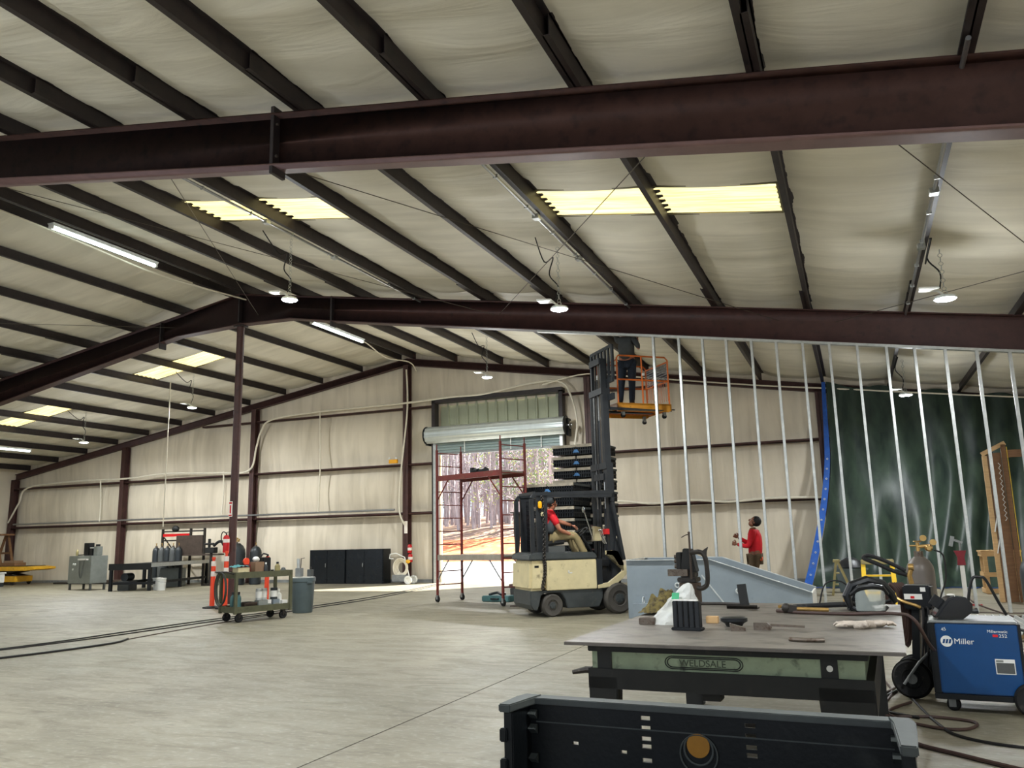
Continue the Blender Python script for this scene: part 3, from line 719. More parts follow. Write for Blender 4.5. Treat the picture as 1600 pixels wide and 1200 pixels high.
# ---------------------------------------------------------------- light
w = bpy.data.worlds.new('sky'); bpy.context.scene.world = w; w.use_nodes = True
bg = w.node_tree.nodes['Background']; bg.inputs[0].default_value = (.80,.89,1,1); bg.inputs[1].default_value = .95
S = bpy.data.lights.new('sun','SUN'); S.energy = 24; S.angle = R(.6); S.color = (1,.95,.86)
so = bpy.data.objects.new('sun', S); COL.objects.link(so)
so.rotation_euler = V((-2.8,-3.95,-4.1)).to_track_quat('-Z','Y').to_euler()
sc = bpy.context.scene
sc.view_settings.view_transform = 'Standard'; sc.view_settings.look = 'None'; sc.view_settings.exposure = 0.42
sc.cycles.max_bounces = 8; sc.cycles.diffuse_bounces = 5
# ---------------------------------------------------------------- people
def skin_mesh(verts, edges, radii, root=0, sub=2):
    me = bpy.data.meshes.new('tmp'); me.from_pydata([tuple(v) for v in verts], edges, []); o = bpy.data.objects.new('tmp', me); COL.objects.link(o)
    md = o.modifiers.new('s','SKIN'); md.use_smooth_shade = True
    if not me.skin_vertices: bpy.context.view_layer.update()
    for i,sv in enumerate(me.skin_vertices[0].data):
        r = radii[i]; sv.radius = r if isinstance(r,tuple) else (r,r); sv.use_root = (i == root)
    sb = o.modifiers.new('u','SUBSURF'); sb.levels = sub
    bpy.context.view_layer.update()
    out = bpy.data.meshes.new_from_object(o.evaluated_get(bpy.context.evaluated_depsgraph_get()))
    bpy.data.objects.remove(o); return out
def add_mesh(mb, me, mi=0):
    n0 = len(mb.bm.faces); mb.bm.from_mesh(me); mb.bm.faces.ensure_lookup_table()
    for f in mb.bm.faces[n0:]: f.material_index = mi
    bpy.data.meshes.remove(me)
def hand(mb, wrist, d, n, side, s=1., curl=.5):
    """palm plus five separate bent fingers; d = pointing direction, n = palm normal (fingers curl towards n)"""
    d = V(d).normalized(); n = V(n); n = (n-d*n.dot(d)).normalized(); x = d.cross(n)*side; w = V(wrist)
    rot = Matrix((x,d,n)).transposed()
    mb.ball(w+d*.045*s, .045*s, (.9,1.05,.42), 12, 8, rot)
    for k,(off,L) in enumerate(((-.032,.066),(-.011,.078),(.011,.072),(.031,.056))):
        p = w+d*.08*s+x*off*s; pts=[w+d*.05*s+x*off*.8*s,p]; a = 0
        for seg in (.45,.3,.25):
            a += curl; p = p+(d*math.cos(a)+n*math.sin(a))*L*seg*s; pts.append(p)
        mb.tube(pts,[.011*s,.0105*s,.0095*s,.0085*s,.006*s],6)
    p = w+d*.02*s-x*.03*s
    mb.tube([p,p+(d*.5-x*.7+n*.3)*.03*s,p+(d*.9-x*.75+n*.6)*.05*s,p+(d*1.3-x*.5+n*.9)*.06*s],[.014*s,.0125*s,.011*s,.007*s],6)
def head(mb, c, fwd, up, s=1., mi_skin=0, mi_dark=1, mi_white=2):
    fwd = V(fwd).normalized(); up = V(up); up = (up-fwd*up.dot(fwd)).normalized(); rt = fwd.cross(up); rot = Matrix((rt,fwd,up)).transposed(); c = V(c)
    def P(x,y,z): return c+(rt*x+fwd*y+up*z)*s
    mb.mi = mi_skin
    mb.ball(P(0,-.012,.025),.1*s,(.78,.96,.98),20,14,rot); mb.ball(P(0,.02,-.045),.07*s,(.82,.95,1.05),16,12,rot)
    mb.ball(P(0,.052,-.085),.03*s,(.95,.8,.7),10,8,rot)
    mb.tube([P(0,.078,.02),P(0,.1,-.012),P(0,.104,-.028),P(0,.086,-.036)],[.009*s,.012*s,.016*s,.01*s],8)
    for q in (-1,1):
        mb.ball(P(q*.078,-.012,-.005),.03*s,(.28,.62,1),8,8,rot)
        mb.ball(P(q*.03,.07,.03),.02*s,(1.2,.6,.45),8,6,rot)
        mb.mi = mi_white; mb.ball(P(q*.03,.078,.012),.012*s,(1.2,.6,.7),8,6,rot); mb.mi = mi_dark; mb.ball(P(q*.03,.085,.012),.006*s,(1,.7,1),6,6,rot); mb.mi = mi_skin
    mb.mi = mi_dark; mb.ball(P(0,.083,-.058),.022*s,(1,.35,.16),8,6,rot); mb.mi = mi_skin
    return P, rot
def person(label, J, skin, top, bottom, longsleeve, fwd, up, palms, hair_extra=0, s=1., boots='boot', group=None, bulk=1.0):
    base = (J['pel'][0], J['pel'][1], min(J['al'][2],J['ar'][2])-.08)
    t = thing('person', label, 'person', base, 0, group); O = V(base)
    G = {k: V(v)-O for k,v in J.items()}
    # one continuous body
    names = ['pel','bel','chs','nb','nk','sl','el','wl','sr','er','wr','hl','kl','al','tl','hr','kr','ar','tr']
    E_ = [(0,1),(1,2),(2,3),(3,4),(3,5),(5,6),(6,7),(3,8),(8,9),(9,10),(0,11),(11,12),(12,13),(13,14),(0,15),(15,16),(16,17),(17,18)]
    rad = dict(pel=(.135,.105),bel=(.125,.098),chs=(.15,.11),nb=(.075,.07),nk=(.052,.052),sl=.062,sr=.062,el=.042,er=.042,wl=.028,wr=.028,hl=.095,hr=.095,kl=.06,kr=.06,al=.042,ar=.042,tl=.035,tr=.035)
    rad = {k: tuple(q*s*(bulk if k in ('bel','chs') else 1) for q in v) if isinstance(v,tuple) else v*s*(1+(bulk-1)*.5) for k,v in rad.items()}
    mb = MB(); add_mesh(mb, skin_mesh([G[n] for n in names], E_, [rad[n] for n in names]))
    hd = G['nk']+V(up).normalized()*.105*s+V(fwd).normalized()*.02*s
    P, rot = head(mb, hd, fwd, up, s)
    for w_,e_,n_,sd,curl in (('wl','el',palms[0],1,palms[2]),('wr','er',palms[1],-1,palms[3])):
        hand(mb, G[w_], G[w_]-G[e_], n_, sd, s*1.02, curl)
    b = mb.build('body', [M[skin],M['hair'],M['eyewhite']], t, smooth=80)
    # hair cap
    mb = MB(); upv = V(up); fv = V(fwd).normalized(); upv=(upv-fv*upv.dot(fv)).normalized()
    nn=[]
    mb.ball(P(0,-.022,.035),.108*s*(1+hair_extra),(.8,.96,.98),20,14,rot)
    bm = mb.bm; kill = [f for f in bm.faces if (lambda q: (q.dot(fv) > .045*s and q.dot(upv) < .075*s) or (q.dot(upv) < -.06*s) or (q.dot(fv) > .02*s and q.dot(upv)<.03*s))(f.calc_center_median()-hd)]
    bmesh.ops.delete(bm, geom=kill, context='FACES'); mb.build('hair', M['hair'], t, smooth=80)
    # top
    k = 1.13
    if longsleeve:
        nm = ['bel0','bel','chs','nb','sl','el','wl2','sr','er','wr2']; E2=[(0,1),(1,2),(2,3),(3,4),(4,5),(5,6),(3,7),(7,8),(8,9)]
    else:
        nm = ['bel0','bel','chs','nb','sl','ml','sr','mr']; E2=[(0,1),(1,2),(2,3),(3,4),(4,5),(3,6),(6,7)]
    X = dict(G); X['bel0'] = G['pel'].lerp(G['bel'],-.1 if longsleeve else .1); X['wl2']=G['el'].lerp(G['wl'],.93); X['wr2']=G['er'].lerp(G['wr'],.93); X['ml']=G['sl'].lerp(G['el'],.75); X['mr']=G['sr'].lerp(G['er'],.75)
    r2 = dict(rad); r2.update(bel0=(.15*s*(1+(bulk-1)*.6),.12*s*(1+(bulk-1)*.6)),wl2=.036*s,wr2=.036*s,ml=.062*s,mr=.062*s,nb=(.085*s,.08*s),el=.05*s,er=.05*s)
    def up_(v,k): return tuple(q*k for q in v) if isinstance(v,tuple) else v*k
    mb = MB(); add_mesh(mb, skin_mesh([X[n] for n in nm], E2, [up_(r2[n],k if n!='nb' else 1.0) for n in nm]))
    mb.build('shirt', M[top], t, smooth=80)
    nm = ['pel','hl','kl','al','hr','kr','ar']; E3=[(0,1),(1,2),(2,3),(0,4),(4,5),(5,6)]
    r3 = dict(rad); r3.update(kl=.07*s,kr=.07*s,al=.06*s,ar=.06*s)
    mb = MB(); add_mesh(mb, skin_mesh([X[n] for n in nm], E3, [up_(r3[n],1.1) for n in nm])); mb.build('trousers', M[bottom], t, smooth=80)
    for a_,b_ in (('al','tl'),('ar','tr')):
        A,B = G[a_],G[b_]; dd=(B-A); dd.z=0; dd.normalize()
        mb = MB(); mb.tube([A+V((0,0,.06)),A+V((0,0,-.02)),A+dd*.02+V((0,0,-.045))],[.055*s,.058*s,.055*s],10)
        mb.ball(A+dd*.07+V((0,0,-.045)),.05*s,(1,1,.62)); mb.tube([A-dd*.04+V((0,0,-.05)),A+dd*.05+V((0,0,-.05)),A+dd*.15+V((0,0,-.055)),A+dd*.19+V((0,0,-.06))],[.035*s,.045*s,.042*s,.022*s],10)
        mb.build('boot', M[boots], t, smooth=80)
    return t
# man in red looking up, behind the partition studs
bx,by = -1.93,17.25
J = dict(pel=(bx,by,.92),bel=(bx+.03,by,1.08),chs=(bx+.03,by,1.28),nb=(bx-.005,by,1.44),nk=(bx-.01,by,1.5),
 sl=(bx+.02,by-.19,1.39),el=(bx-.08,by-.24,1.12),wl=(bx-.32,by-.14,1.17),sr=(bx+.02,by+.19,1.39),er=(bx-.1,by+.22,1.16),wr=(bx-.31,by+.08,1.3),
 hl=(bx,by-.1,.88),kl=(bx-.03,by-.11,.5),al=(bx+.02,by-.12,.08),tl=(bx-.14,by-.13,.04),hr=(bx,by+.1,.88),kr=(bx-.08,by+.12,.5),ar=(bx-.06,by+.13,.08),tr=(bx-.22,by+.14,.04))
p = person('person in a long-sleeved red shirt looking up, hands raised, behind the metal studs', J, 'skin_dark','shirt','browncloth',True,(-.8,0,.62),(.6,0,.8),((0,1,0),(0,-1,0),.7,.7),bulk=1.28)
m = MB(); m.tube([(.14*math.cos(a),.13*math.sin(a),.885+.02*math.sin(2*a)) for a in [2*PI*i/16 for i in range(16)]],.018,6,closed=True); m.ball((.12,-.05,.87),.07,(.5,1,.7)); m.build('waist_vest', M['highvis'], p)
m = MB(); m.ball((-.1,-.13,1.33),.018,(.6,.3,1)); m.build('chest_badge', M['reflect'], p)
# worker on the raised platform, head hidden by the rafter
wx,wy,wz = -4.1,16.3,3.985
J = dict(pel=(wx,wy,wz+.95),bel=(wx+.0,wy,wz+1.1),chs=(wx+.0,wy,wz+1.3),nb=(wx,wy,wz+1.46),nk=(wx,wy,wz+1.52),
 sl=(wx-.19,wy+.02,wz+1.42),el=(wx-.23,wy+.08,wz+1.68),wl=(wx-.05,wy+.02,wz+1.84),sr=(wx+.19,wy-.02,wz+1.42),er=(wx+.27,wy+.0,wz+1.2),wr=(wx+.24,wy-.0,wz+1.36),
 hl=(wx-.1,wy,wz+.9),kl=(wx-.14,wy+.0,wz+.5),al=(wx-.2,wy+.04,wz+.09),tl=(wx-.2,wy+.2,wz+.05),hr=(wx+.1,wy,wz+.9),kr=(wx+.08,wy+.02,wz+.5),ar=(wx+.06,wy+.02,wz+.09),tr=(wx+.08,wy+.2,wz+.05))
person('person in charcoal hoodie and dark jeans standing on the raised orange platform', J, 'skin_light','hoodie','denim',True,(.1,.9,.3),(0,-.3,1),((0,1,.2),(0,1,.2),.8,.8),bulk=1.2)

# ---------------------------------------------------------------- forklift
FK = (-4.44,15.27,0); TH = R(41)
def F2W(x,y,z=0): return V((FK[0]+x*math.cos(TH)-y*math.sin(TH), FK[1]+x*math.sin(TH)+y*math.cos(TH), z))
t = thing('forklift','cream and charcoal electric forklift with tall raised mast and a driver aboard','forklift',FK,TH)
def wheel(mb, c, r, w, ax=(0,1,0)):
    return mb.lathe([(0,-w/2+.02),(r*.45,-w/2+.02),(r*.5,-w/2),(r*.8,-w/2),(r*.86,-w/2-.004),(r*.95,-w/2+.012),(r,-w/2+.035),(r,w/2-.035),(r*.95,w/2-.012),(r*.8,w/2),(r*.5,w/2),(r*.45,w/2-.02),(0,w/2-.02)],at=c,ax=ax,n=32)
for sx,sy,r,w in ((0,-.44,.275,.2),(0,.44,.275,.2),(-1.28,-.4,.2,.16),(-1.28,.4,.2,.16)):
    m = MB(); wheel(m,(0,0,0),r,w); o = m.build('wheel', M['rubbergrey'], t, loc=(sx,sy,r))
    m = MB(); s_ = -1 if sy<0 else 1
    m.lathe([(0,0),(r*.3,0),(r*.3,.02),(r*.12,.03),(0,.03)],at=(0,s_*(w/2-.02),0),ax=(0,s_,0),n=16)
    for a in range(6): m.cyl((r*.22*math.cos(a*PI/3),s_*(w/2-.0),r*.22*math.sin(a*PI/3)),(r*.22*math.cos(a*PI/3),s_*(w/2+.015),r*.22*math.sin(a*PI/3)),.012,n=6)
    m.build('hub', M['forkgrey'], o)
# chassis skirt
m = MB(); m.prism([(-1.7,.22),(-1.65,.14),(-1.58,.12),(-1.54,.2),(-1.5,.38),(-1.42,.42),(-1.12,.42),(-1.04,.3),(-1.0,.14),(-.38,.14),(-.3,.3),(-.3,.46),(-1.7,.46)],-.47,.47); m.build('chassis', M['forkgrey'], t, bevel=.012)
# counterweight and battery case
m = MB(); m.prism([(-1.72,.46),(-1.7,.98),(-1.4,.98),(-1.4,.46)],-.5,.5); m.build('counterweight', M['cream'], t, bevel=.05)
m = MB(); m.rng(-1.395,-.42,-.5,.5,.46,.98); m.build('battery_case', M['cream'], t, bevel=.012)
m = MB(); m.prism([(-1.72,.99),(-1.7,1.1),(-1.6,1.13),(-.44,1.11),(-.4,1.03),(-.4,.99)],-.5,.5); m.build('hood', M['forkgrey'], t, bevel=.02)
m = MB(); m.rng(-.42,-.3,-.48,.48,.46,.98); m.build('dash_panel', M['guard'], t)
m = MB(); m.rng(-.32,.12,-.46,.46,.44,.5); m.build('floor_plate', M['guard'], t)
for s_ in (-1,1):
    m = MB(); m.prism([(-.4,.46),(-.4,.52),(-.18,.56),(.12,.76),(.12,.9),(.02,1.1),(-.05,1.12),(-.2,1.12),(-.2,1.06),(-.08,1.05),(.04,.86),(.17,.86),(.2,.72),(.1,.62),(-.1,.48)],s_*.43,s_*.5); m.build('fender', M['cream'], t, bevel=.006)
m = MB(); m.prism([(-.1,.5),(.1,.5),(.16,1.25),(.02,1.3)],-.4,.4); m.build('cowl', M['guard'], t, bevel=.01)
# decals / marks
m = MB(); m.rng(-1.62,-1.54,-.503,-.5,.86,.9); m.build('vent_slot', M['blackmetal'], t)
m = MB(); m.rng(-.98,-.9,-.503,-.5,.745,.765); m.rng(-.98,-.955,-.503,-.5,.745,.8); m.build('paint_chip', M['paper'], t)
# overhead guard
def grd(name, pts, w=.06, h=.06, m_='guard', par=None):
    mb = MB()
    for a,b in zip(pts,pts[1:]): mb.bar(a,b,w,h)
    return mb.build(name, M[m_], par or t, bevel=.008)
for s_ in (-1,1):
    grd('guard_leg',[(-1.62,s_*.43,1.1),(-1.62,s_*.43,2.08),(-1.56,s_*.43,2.16),(.0,s_*.43,2.2)],.07,.07)
    grd('guard_leg',[(.0,s_*.43,2.2),(-.02,s_*.43,2.02),(.16,s_*.44,.95)],.06,.07)
m = MB(); m.rng(-1.54,-1.33,-.46,-.42,1.12,2.14); m.build('side_screen', M['guard'], t)
m = MB(); m.rng(-1.54,-1.33,.42,.46,1.12,2.14); m.build('side_screen', M['guard'], t)
for i in range(7):
    m = MB(); m.bar((-1.55+i*.24,-.43,2.19),(-1.55+i*.24,.43,2.19),.025,.05); m.build('roof_bar', M['guard'], t)
m = MB(); m.rng(-1.6,.02,-.46,-.4,2.1,2.2); m.build('roof_edge', M['guard'], t)
# rear wire screen behind the driver
m = MB()
for i in range(15): m.bar((-1.42,-.42+i*.06,1.14),(-1.42,-.42+i*.06,2.12),.008,.008)
for i in range(12): m.bar((-1.42,-.42,1.18+i*.08),(-1.42,.42,1.18+i*.08),.008,.008)
m.build('wire_mesh', M['guard'], t)
m = MB(); m.lathe([(0,0),(.03,.01),(.04,.05),(.035,.12),(0,.14)],at=(-1.48,-.49,1.9)); m.build('amber_beacon', M['amber'], t)
m = MB(); m.lathe([(0,0),(.025,.01),(.03,.06),(0,.09)],at=(-1.44,-.49,1.76)); m.build('work_lamp', M['cream'], t)
m = MB(); k=smooth_path([(-1.44,-.5,2.1),(-1.42,-.53,1.6),(-1.44,-.53,1.1),(-1.43,-.52,.8),(-1.49,-.515,.48)],12)
for i in range(0,len(k)-1): m.torus(k[i],(1,0,0) if i%2 else (0,1,0),.03,.008,8,5)
m.build('hanging_chain', M['darksteel'], t)
# seat, column, levers
m = MB(); m.prism([(-1.4,1.24),(-1.36,1.22),(-.88,1.26),(-.86,1.34),(-1.3,1.32),(-1.34,1.62),(-1.4,1.68),(-1.46,1.64)],-.22,.22); m.build('seat', M['rubber'], t, bevel=.035)
m = MB(); m.rng(-1.36,-.9,-.2,.2,1.1,1.23); m.build('seat_base', M['greydark'], t, bevel=.01)
m = MB(); m.cyl((-.28,0,1.1),(-.5,0,1.42),.03,n=10); m.torus((-.52,0,1.45),(-.56,0,.83),.18,.014,28,8)
for a in (0,2.1,4.2):
    x,y,d=frame((-.56,0,.83)); m.bar((-.52,0,1.45),V((-.52,0,1.45))+(x*math.cos(a)+y*math.sin(a))*.17,.02,.01)
m.build('steering_wheel', M['blackmetal'], t)
m = MB(); m.ball((-.5,.15,1.53),.022); m.build('spinner_knob', M['white'], t)
for i in range(3): m = MB(); m.cyl((-.12,-.2-.06*i,1.25),(-.2,-.2-.06*i,1.5),.008,n=6); m.ball((-.2,-.2-.06*i,1.5),.02); m.build('lever', M['chrome'], t)
m = MB(); m.cyl((-.1,.3,1.3),(-.28,.28,1.86),.014,n=8); m.build('mirror_post', M['chrome'], t)
m = MB(); m.ball((-.3,.28,1.9),.06,(.4,1,1)); m.build('mirror', M['mirror'], t)
m = MB(); m.prism([(-.2,1.3),(-.05,1.3),(-.05,1.55),(-.2,1.58)],-.0,.12); m.build('document_pouch', M['cream'], t, bevel=.01)
m = MB(); m.rng(-.14,.06,-.36,-.2,1.42,1.52); m.build('red_pouch', M['red'], t)
# mast
MX = -.03
def chan(name, y, z0, z1, x0, w=.09, d=.05):
    mb = MB(); s_ = -1 if y<0 else 1
    mb.rng(x0-w/2,x0+w/2,y-.008,y+.008,z0,z1); mb.rng(x0-w/2,x0-w/2+.014,min(y,y-s_*d),max(y,y-s_*d),z0,z1); mb.rng(x0+w/2-.014,x0+w/2,min(y,y-s_*d),max(y,y-s_*d),z0,z1)
    return mb.build(name, M['guard'], t)
for s_ in (-1,1):
    chan('outer_mast_rail', s_*.36, .08, 2.75, MX+.03, .13,.06); chan('middle_mast_rail', s_*.295, .5, 4.2, MX+.03,.12,.05); chan('inner_mast_rail', s_*.235, 2.4, 4.8, MX+.03,.11,.05)
for z,w,n in ((.16,.72,'outer'),(2.7,.72,'outer'),(4.15,.59,'middle'),(.9,.59,'middle'),(4.75,.47,'inner'),(2.5,.47,'inner')):
    m = MB(); m.rng(MX-.05,MX-.02,-w/2,w/2,z-.06,z+.06); m.build(n+'_mast_crosshead', M['guard'], t)
for s_ in (-1,1): m = MB(); m.cyl((MX,s_*.17,.3),(MX,s_*.17,1.9),.038,n=12); c_=m.build('lift_cylinder', M['guard'], t); m=MB(); m.cyl((MX,s_*.17,1.9),(MX,s_*.17,4.1),.018,n=10); m.build('ram_rod', M['chrome'], c_)
m = MB(); m.cyl((MX+.02,0,2.4),(MX+.02,0,3.6),.05,n=12); c_=m.build('lift_cylinder', M['guard'], t); m=MB(); m.cyl((MX+.02,0,3.6),(MX+.02,0,4.5),.025,n=10); m.build('ram_rod', M['chrome'], c_)
for y in (-.09,.09): m = MB(); m.rng(MX+.0,MX+.012,y-.02,y+.02,2.6,4.7); m.build('mast_chain', M['wire'], t)
for y in (-.05,.05): m = MB(); m.tube(smooth_path([(MX-.04,y,1.0),(MX-.04,y+.02,2.2),(MX-.05,y,3.4),(MX-.02,y,4.4)],6),.014,6); m.build('mast_hose', M['rubber'], t)
# carriage, backrest, forks
CZ = 3.98
m = MB(); m.rng(MX+.09,MX+.14,-.5,.5,CZ-.02,CZ+.1); m.rng(MX+.09,MX+.14,-.5,.5,CZ+.32,CZ+.42); m.rng(MX+.09,MX+.13,-.3,-.2,CZ-.02,CZ+.42); m.rng(MX+.09,MX+.13,.2,.3,CZ-.02,CZ+.42); car = m.build('carriage', M['guard'], t)
for i in range(7):
    y = -.48+i*.16; m = MB(); m.rng(MX+.1,MX+.14,y-.03-(.02 if i in (0,) else 0),y+.03,CZ+.38,CZ+1.04); m.build('backrest_bar', M['guard'], t)
m = MB(); m.rng(MX+.1,MX+.145,-.5,.5,CZ+1.0,CZ+1.06); m.build('backrest_top_rail', M['guard'], t)
for y in (-.12,.3):
    m = MB(); m.prism([(MX+.145,CZ+.42),(MX+.18,CZ+.42),(MX+.18,CZ-.12),(MX+1.35,CZ-.155),(MX+1.35,CZ-.165),(MX+.18,CZ-.17),(MX+.145,CZ-.14)],y-.06,y+.06); m.build('fork', M['guard'], t)
# driver seated
def W(x,y,z): q = F2W(x,y,z); return (q.x,q.y,q.z)
J = dict(pel=W(-1.16,0,1.42),bel=W(-1.2,0,1.54),chs=W(-1.17,0,1.72),nb=W(-1.12,0,1.85),nk=W(-1.09,0,1.905),
 sl=W(-1.14,.19,1.81),el=W(-.84,.22,1.68),wl=W(-.6,.16,1.6),sr=W(-1.14,-.19,1.8),er=W(-1.02,-.26,1.52),wr=W(-.78,-.2,1.43),
 hl=W(-1.08,.1,1.4),kl=W(-.68,.14,1.4),al=W(-.5,.14,1.0),tl=W(-.36,.14,.94),hr=W(-1.08,-.1,1.4),kr=W(-.68,-.16,1.42),ar=W(-.46,-.16,1.02),tr=W(-.32,-.16,.96))
d_ = F2W(1,0,0)-F2W(0,0,0)
drv = person('person in a red shirt and dark vest driving the forklift, hand on the wheel', J, 'skin_light','shirt','khaki',False,tuple(d_*.98+V((0,0,-.1))),(0,0,1),((0,0,-1),(0,0,-1),.6,.6),bulk=1.22)
m = MB(); o0 = V(drv.location); A = V(W(-1.17,-.15,1.5))-o0; B = V(W(-1.12,-.16,1.72))-o0
m.tube([A+V((0,0,-.05)),A,(A+B)/2,B],[.06,.085,.08,.04],10); m.build('vest_panel', M['shirtdark'], drv, smooth=80)
m = MB(); P0=V(W(-1.13,0,2.03))-o0; m.ball(P0+V((0,0,.02)),.118,(1,1,.8)); m.build('cap', M['shirtdark'], drv, smooth=80)

# ---------------------------------------------------------------- work platform on the forks
PZ = 3.985-.13
def P2W(x,y): q = F2W(x,y); return q
t = thing('work_platform','orange caged work platform raised high on the forklift forks','work platform',tuple(F2W(.40,.0,PZ)),TH)
Lx,Ly = 1.2,.98
m = MB(); m.rng(0,Lx,0,Ly,.09,.125); m.prism([(0,.12),(Lx,.12),(Lx,-.0),(Lx-.06,-.04),(.0,-.04)],0,.03); m.prism([(0,.12),(Lx,.12),(Lx,-.0),(Lx-.06,-.04),(.0,-.04)],Ly-.03,Ly); m.rng(0,.03,0,Ly,0,.12); m.rng(Lx-.03,Lx,0,Ly,0,.12); m.build('deck', M['yellowplat'], t)
for y in (-.0,.3):
    pass
for y,o in ((.16,0),(.58,0)): m = MB(); m.rng(.0,1.02,y-.13+.0,y-.11,-.045,.06); m.build('fork_pocket', M['orange'], t)
for x,y in ((.14,.06),(1.06,.06),(.14,Ly-.06),(1.06,Ly-.06)):
    m = MB(); m.rng(x-.03,x+.03,y-.03,y+.03,-.06,.0); m.rng(x-.03,x+.03,y-.028,y-.02,-.12,-.05); m.rng(x-.03,x+.03,y+.02,y+.028,-.12,-.05); o = m.build('caster_fork', M['galvdark'], t)
    m = MB(); wheel(m,(x,y,-.12),.045,.032); m.build('caster_wheel', M['rubber'], o)
def rail(pts,n='guard_rail',r=.017,m_='orange'): mb = MB(); mb.tube(pts,r,8); return mb.build(n,M[m_],t)
for y in (0.02,Ly-.02):
    rail([(.03,y,.12),(.03,y,1.04),(.07,y,1.09),(Lx-.09,y,1.09),(Lx-.03,y,1.03),(Lx-.03,y,.12)]); rail([(.03,y,.6),(Lx-.03,y,.6)])
rail([(Lx-.03,.02,1.0),(Lx-.03,Ly-.02,1.0)]); rail([(Lx-.03,.02,.6),(Lx-.03,Ly-.02,.6)]); rail([(.03,.02,1.0),(.03,Ly-.02,1.0)])
rail([(.58,.02,.12),(.58,.02,1.09)]); rail([(.58,Ly-.02,.12),(.58,Ly-.02,1.09)])
m = MB()
for i in range(12): m.bar((Lx-.03,.06+i*.078,.2),(Lx-.03,.06+i*.078,.6),.006,.006)
for i in range(9): m.bar((.6+i*.05,.02,.2),(.6+i*.05,.02,.6),.005,.005)
m.build('lower_infill', M['orange'], t)
m = MB()
for i in range(19): m.bar((Lx-.03,.05+i*.05,.62),(Lx-.03,.05+i*.05,.98),.01,.01)
for i in range(7): m.bar((Lx-.03,.03,.66+i*.05),(Lx-.03,Ly-.03,.66+i*.05),.01,.01)
m.build('mesh_panel', M['darksteel'], t)
m = MB(); m.cyl((Lx+.02,.06,-.02),(Lx+.02,.06,.12),.014); m.cyl((Lx-.03,.06,.02),(Lx+.1,.06,.02),.012); m.build('leveling_screw', M['darksteel'], t)
m = MB(); m.lathe([(0,0),(.03,.005),(.03,.06),(0,.07)],at=(.6,-.0,.68)); m.build('white_tag', M['paper'], t)

# ---------------------------------------------------------------- folded bulk bins stacked behind the forklift
def make_bin(label):
    t = thing('folded_bulk_bin', label, 'bulk bin', (0,0,0), 0, None); w,d,h = 1.2,1.06,.255
    m = MB(); m.rng(-w/2,w/2,-d/2,d/2,.1,.13)
    for i in range(21): x=-w/2+.03+i*(w-.06)/20; m.rng(x-.012,x+.012,-d/2,-d/2+.04,.02,.2); m.rng(x-.012,x+.012,d/2-.04,d/2,.02,.2)
    for i in range(17): y=-d/2+.03+i*(d-.06)/16; m.rng(-w/2,-w/2+.04,y-.012,y+.012,.02,.2); m.rng(w/2-.04,w/2,y-.012,y+.012,.02,.2)
    for z in (.02,.1,.17): m.rng(-w/2+.012,w/2-.012,-d/2+.012,d/2-.012,z,z+.018)
    m.rng(-w/2+.04,w/2-.04,-d/2+.04,d/2-.04,.02,.2); m.build('ribbed_base', M['bin'], t)
    m = MB()
    for x0,x1 in ((-w/2-.01,-.02),(.02,w/2+.01)):
        m.rng(x0,x1,-d/2-.02,-d/2+.03,.185,.25)
    m.build('top_rim', M['binlight'], t)
    m = MB(); m.rng(-w/2-.01,w/2+.01,d/2-.03,d/2+.012,.195,.245); m.rng(-w/2-.012,-w/2+.03,-d/2+.032,d/2-.032,.195,.245); m.rng(w/2-.03,w/2+.012,-d/2+.032,d/2-.032,.195,.245); m.build('side_rims', M['binrim'], t)
    m = MB(); m.prism([(-.09,.06),(.09,.06),(.05,.1),(.04,.13),(-.04,.13),(-.05,.1)],-d/2-.014,-d/2-.002); m.build('latch', M['bluelatch'], t)
    return t
b0 = make_bin('black folded plastic bulk bin'); first = True
def put_bin(x,y,z,rz,label):
    global first
    if first: b0.location=(x,y,z); b0.rotation_euler.z=rz; b0['label']=label; b0['group']='folded bulk bins'; first=False
    else: dup(b0,(x,y,z),rz,label,'folded bulk bins')
for i in range(10): put_bin(-6.2,17.6,.0+i*.256,R(-3),f'black folded bulk bin, {ORD[9-i]} from the top of the lower stack')
for i in range(13): put_bin(-5.87,18.75,.0+i*.272,R(-4),f'black folded bulk bin, {ORD[12-i]} from the top of the taller stack')

# ---------------------------------------------------------------- scaffold
SA = R(-23)
t = thing('scaffold','red rolling tower scaffold with two platforms standing in front of the open door','scaffold',(-8.91,16.95,0),SA)
SL_,SW = 2.15,.74
def sbar(name,a,b,w=.045,m_='oxide'): mb=MB(); mb.bar(a,b,w,w); return mb.build(name,M[m_],t)
red = 'red'
M['scafred'] = mat('scaffold_red_paint',(118,52,46),.5,0,.2,5,dirt=(110,76,60),dirt_amt=.35)
for x in (0,SL_):
    for y in (0,SW):
        m = MB(); m.rng(x-.022,x+.022,y-.022,y+.022,.15,3.45); m.cyl((x,y,3.45),(x,y,3.58),.014); m.build('upright', M['scafred'], t)
        m = MB(); m.cyl((x,y,.15),(x,y,.2),.02); m.rng(x-.03,x+.03,y-.03,y-.022,.06,.16); m.rng(x-.03,x+.03,y+.022,y+.03,.06,.16); o = m.build('caster_fork', M['galvdark'], t)
        m = MB(); wheel(m,(x,y,.07),.07,.04); m.build('caster_wheel', M['rubber'], o)
    z=.38
    while z<3.45: m = MB(); m.cyl((x,0,z),(x,SW,z),.013,n=8); m.build('rung', M['scafred'], t); z+=.3
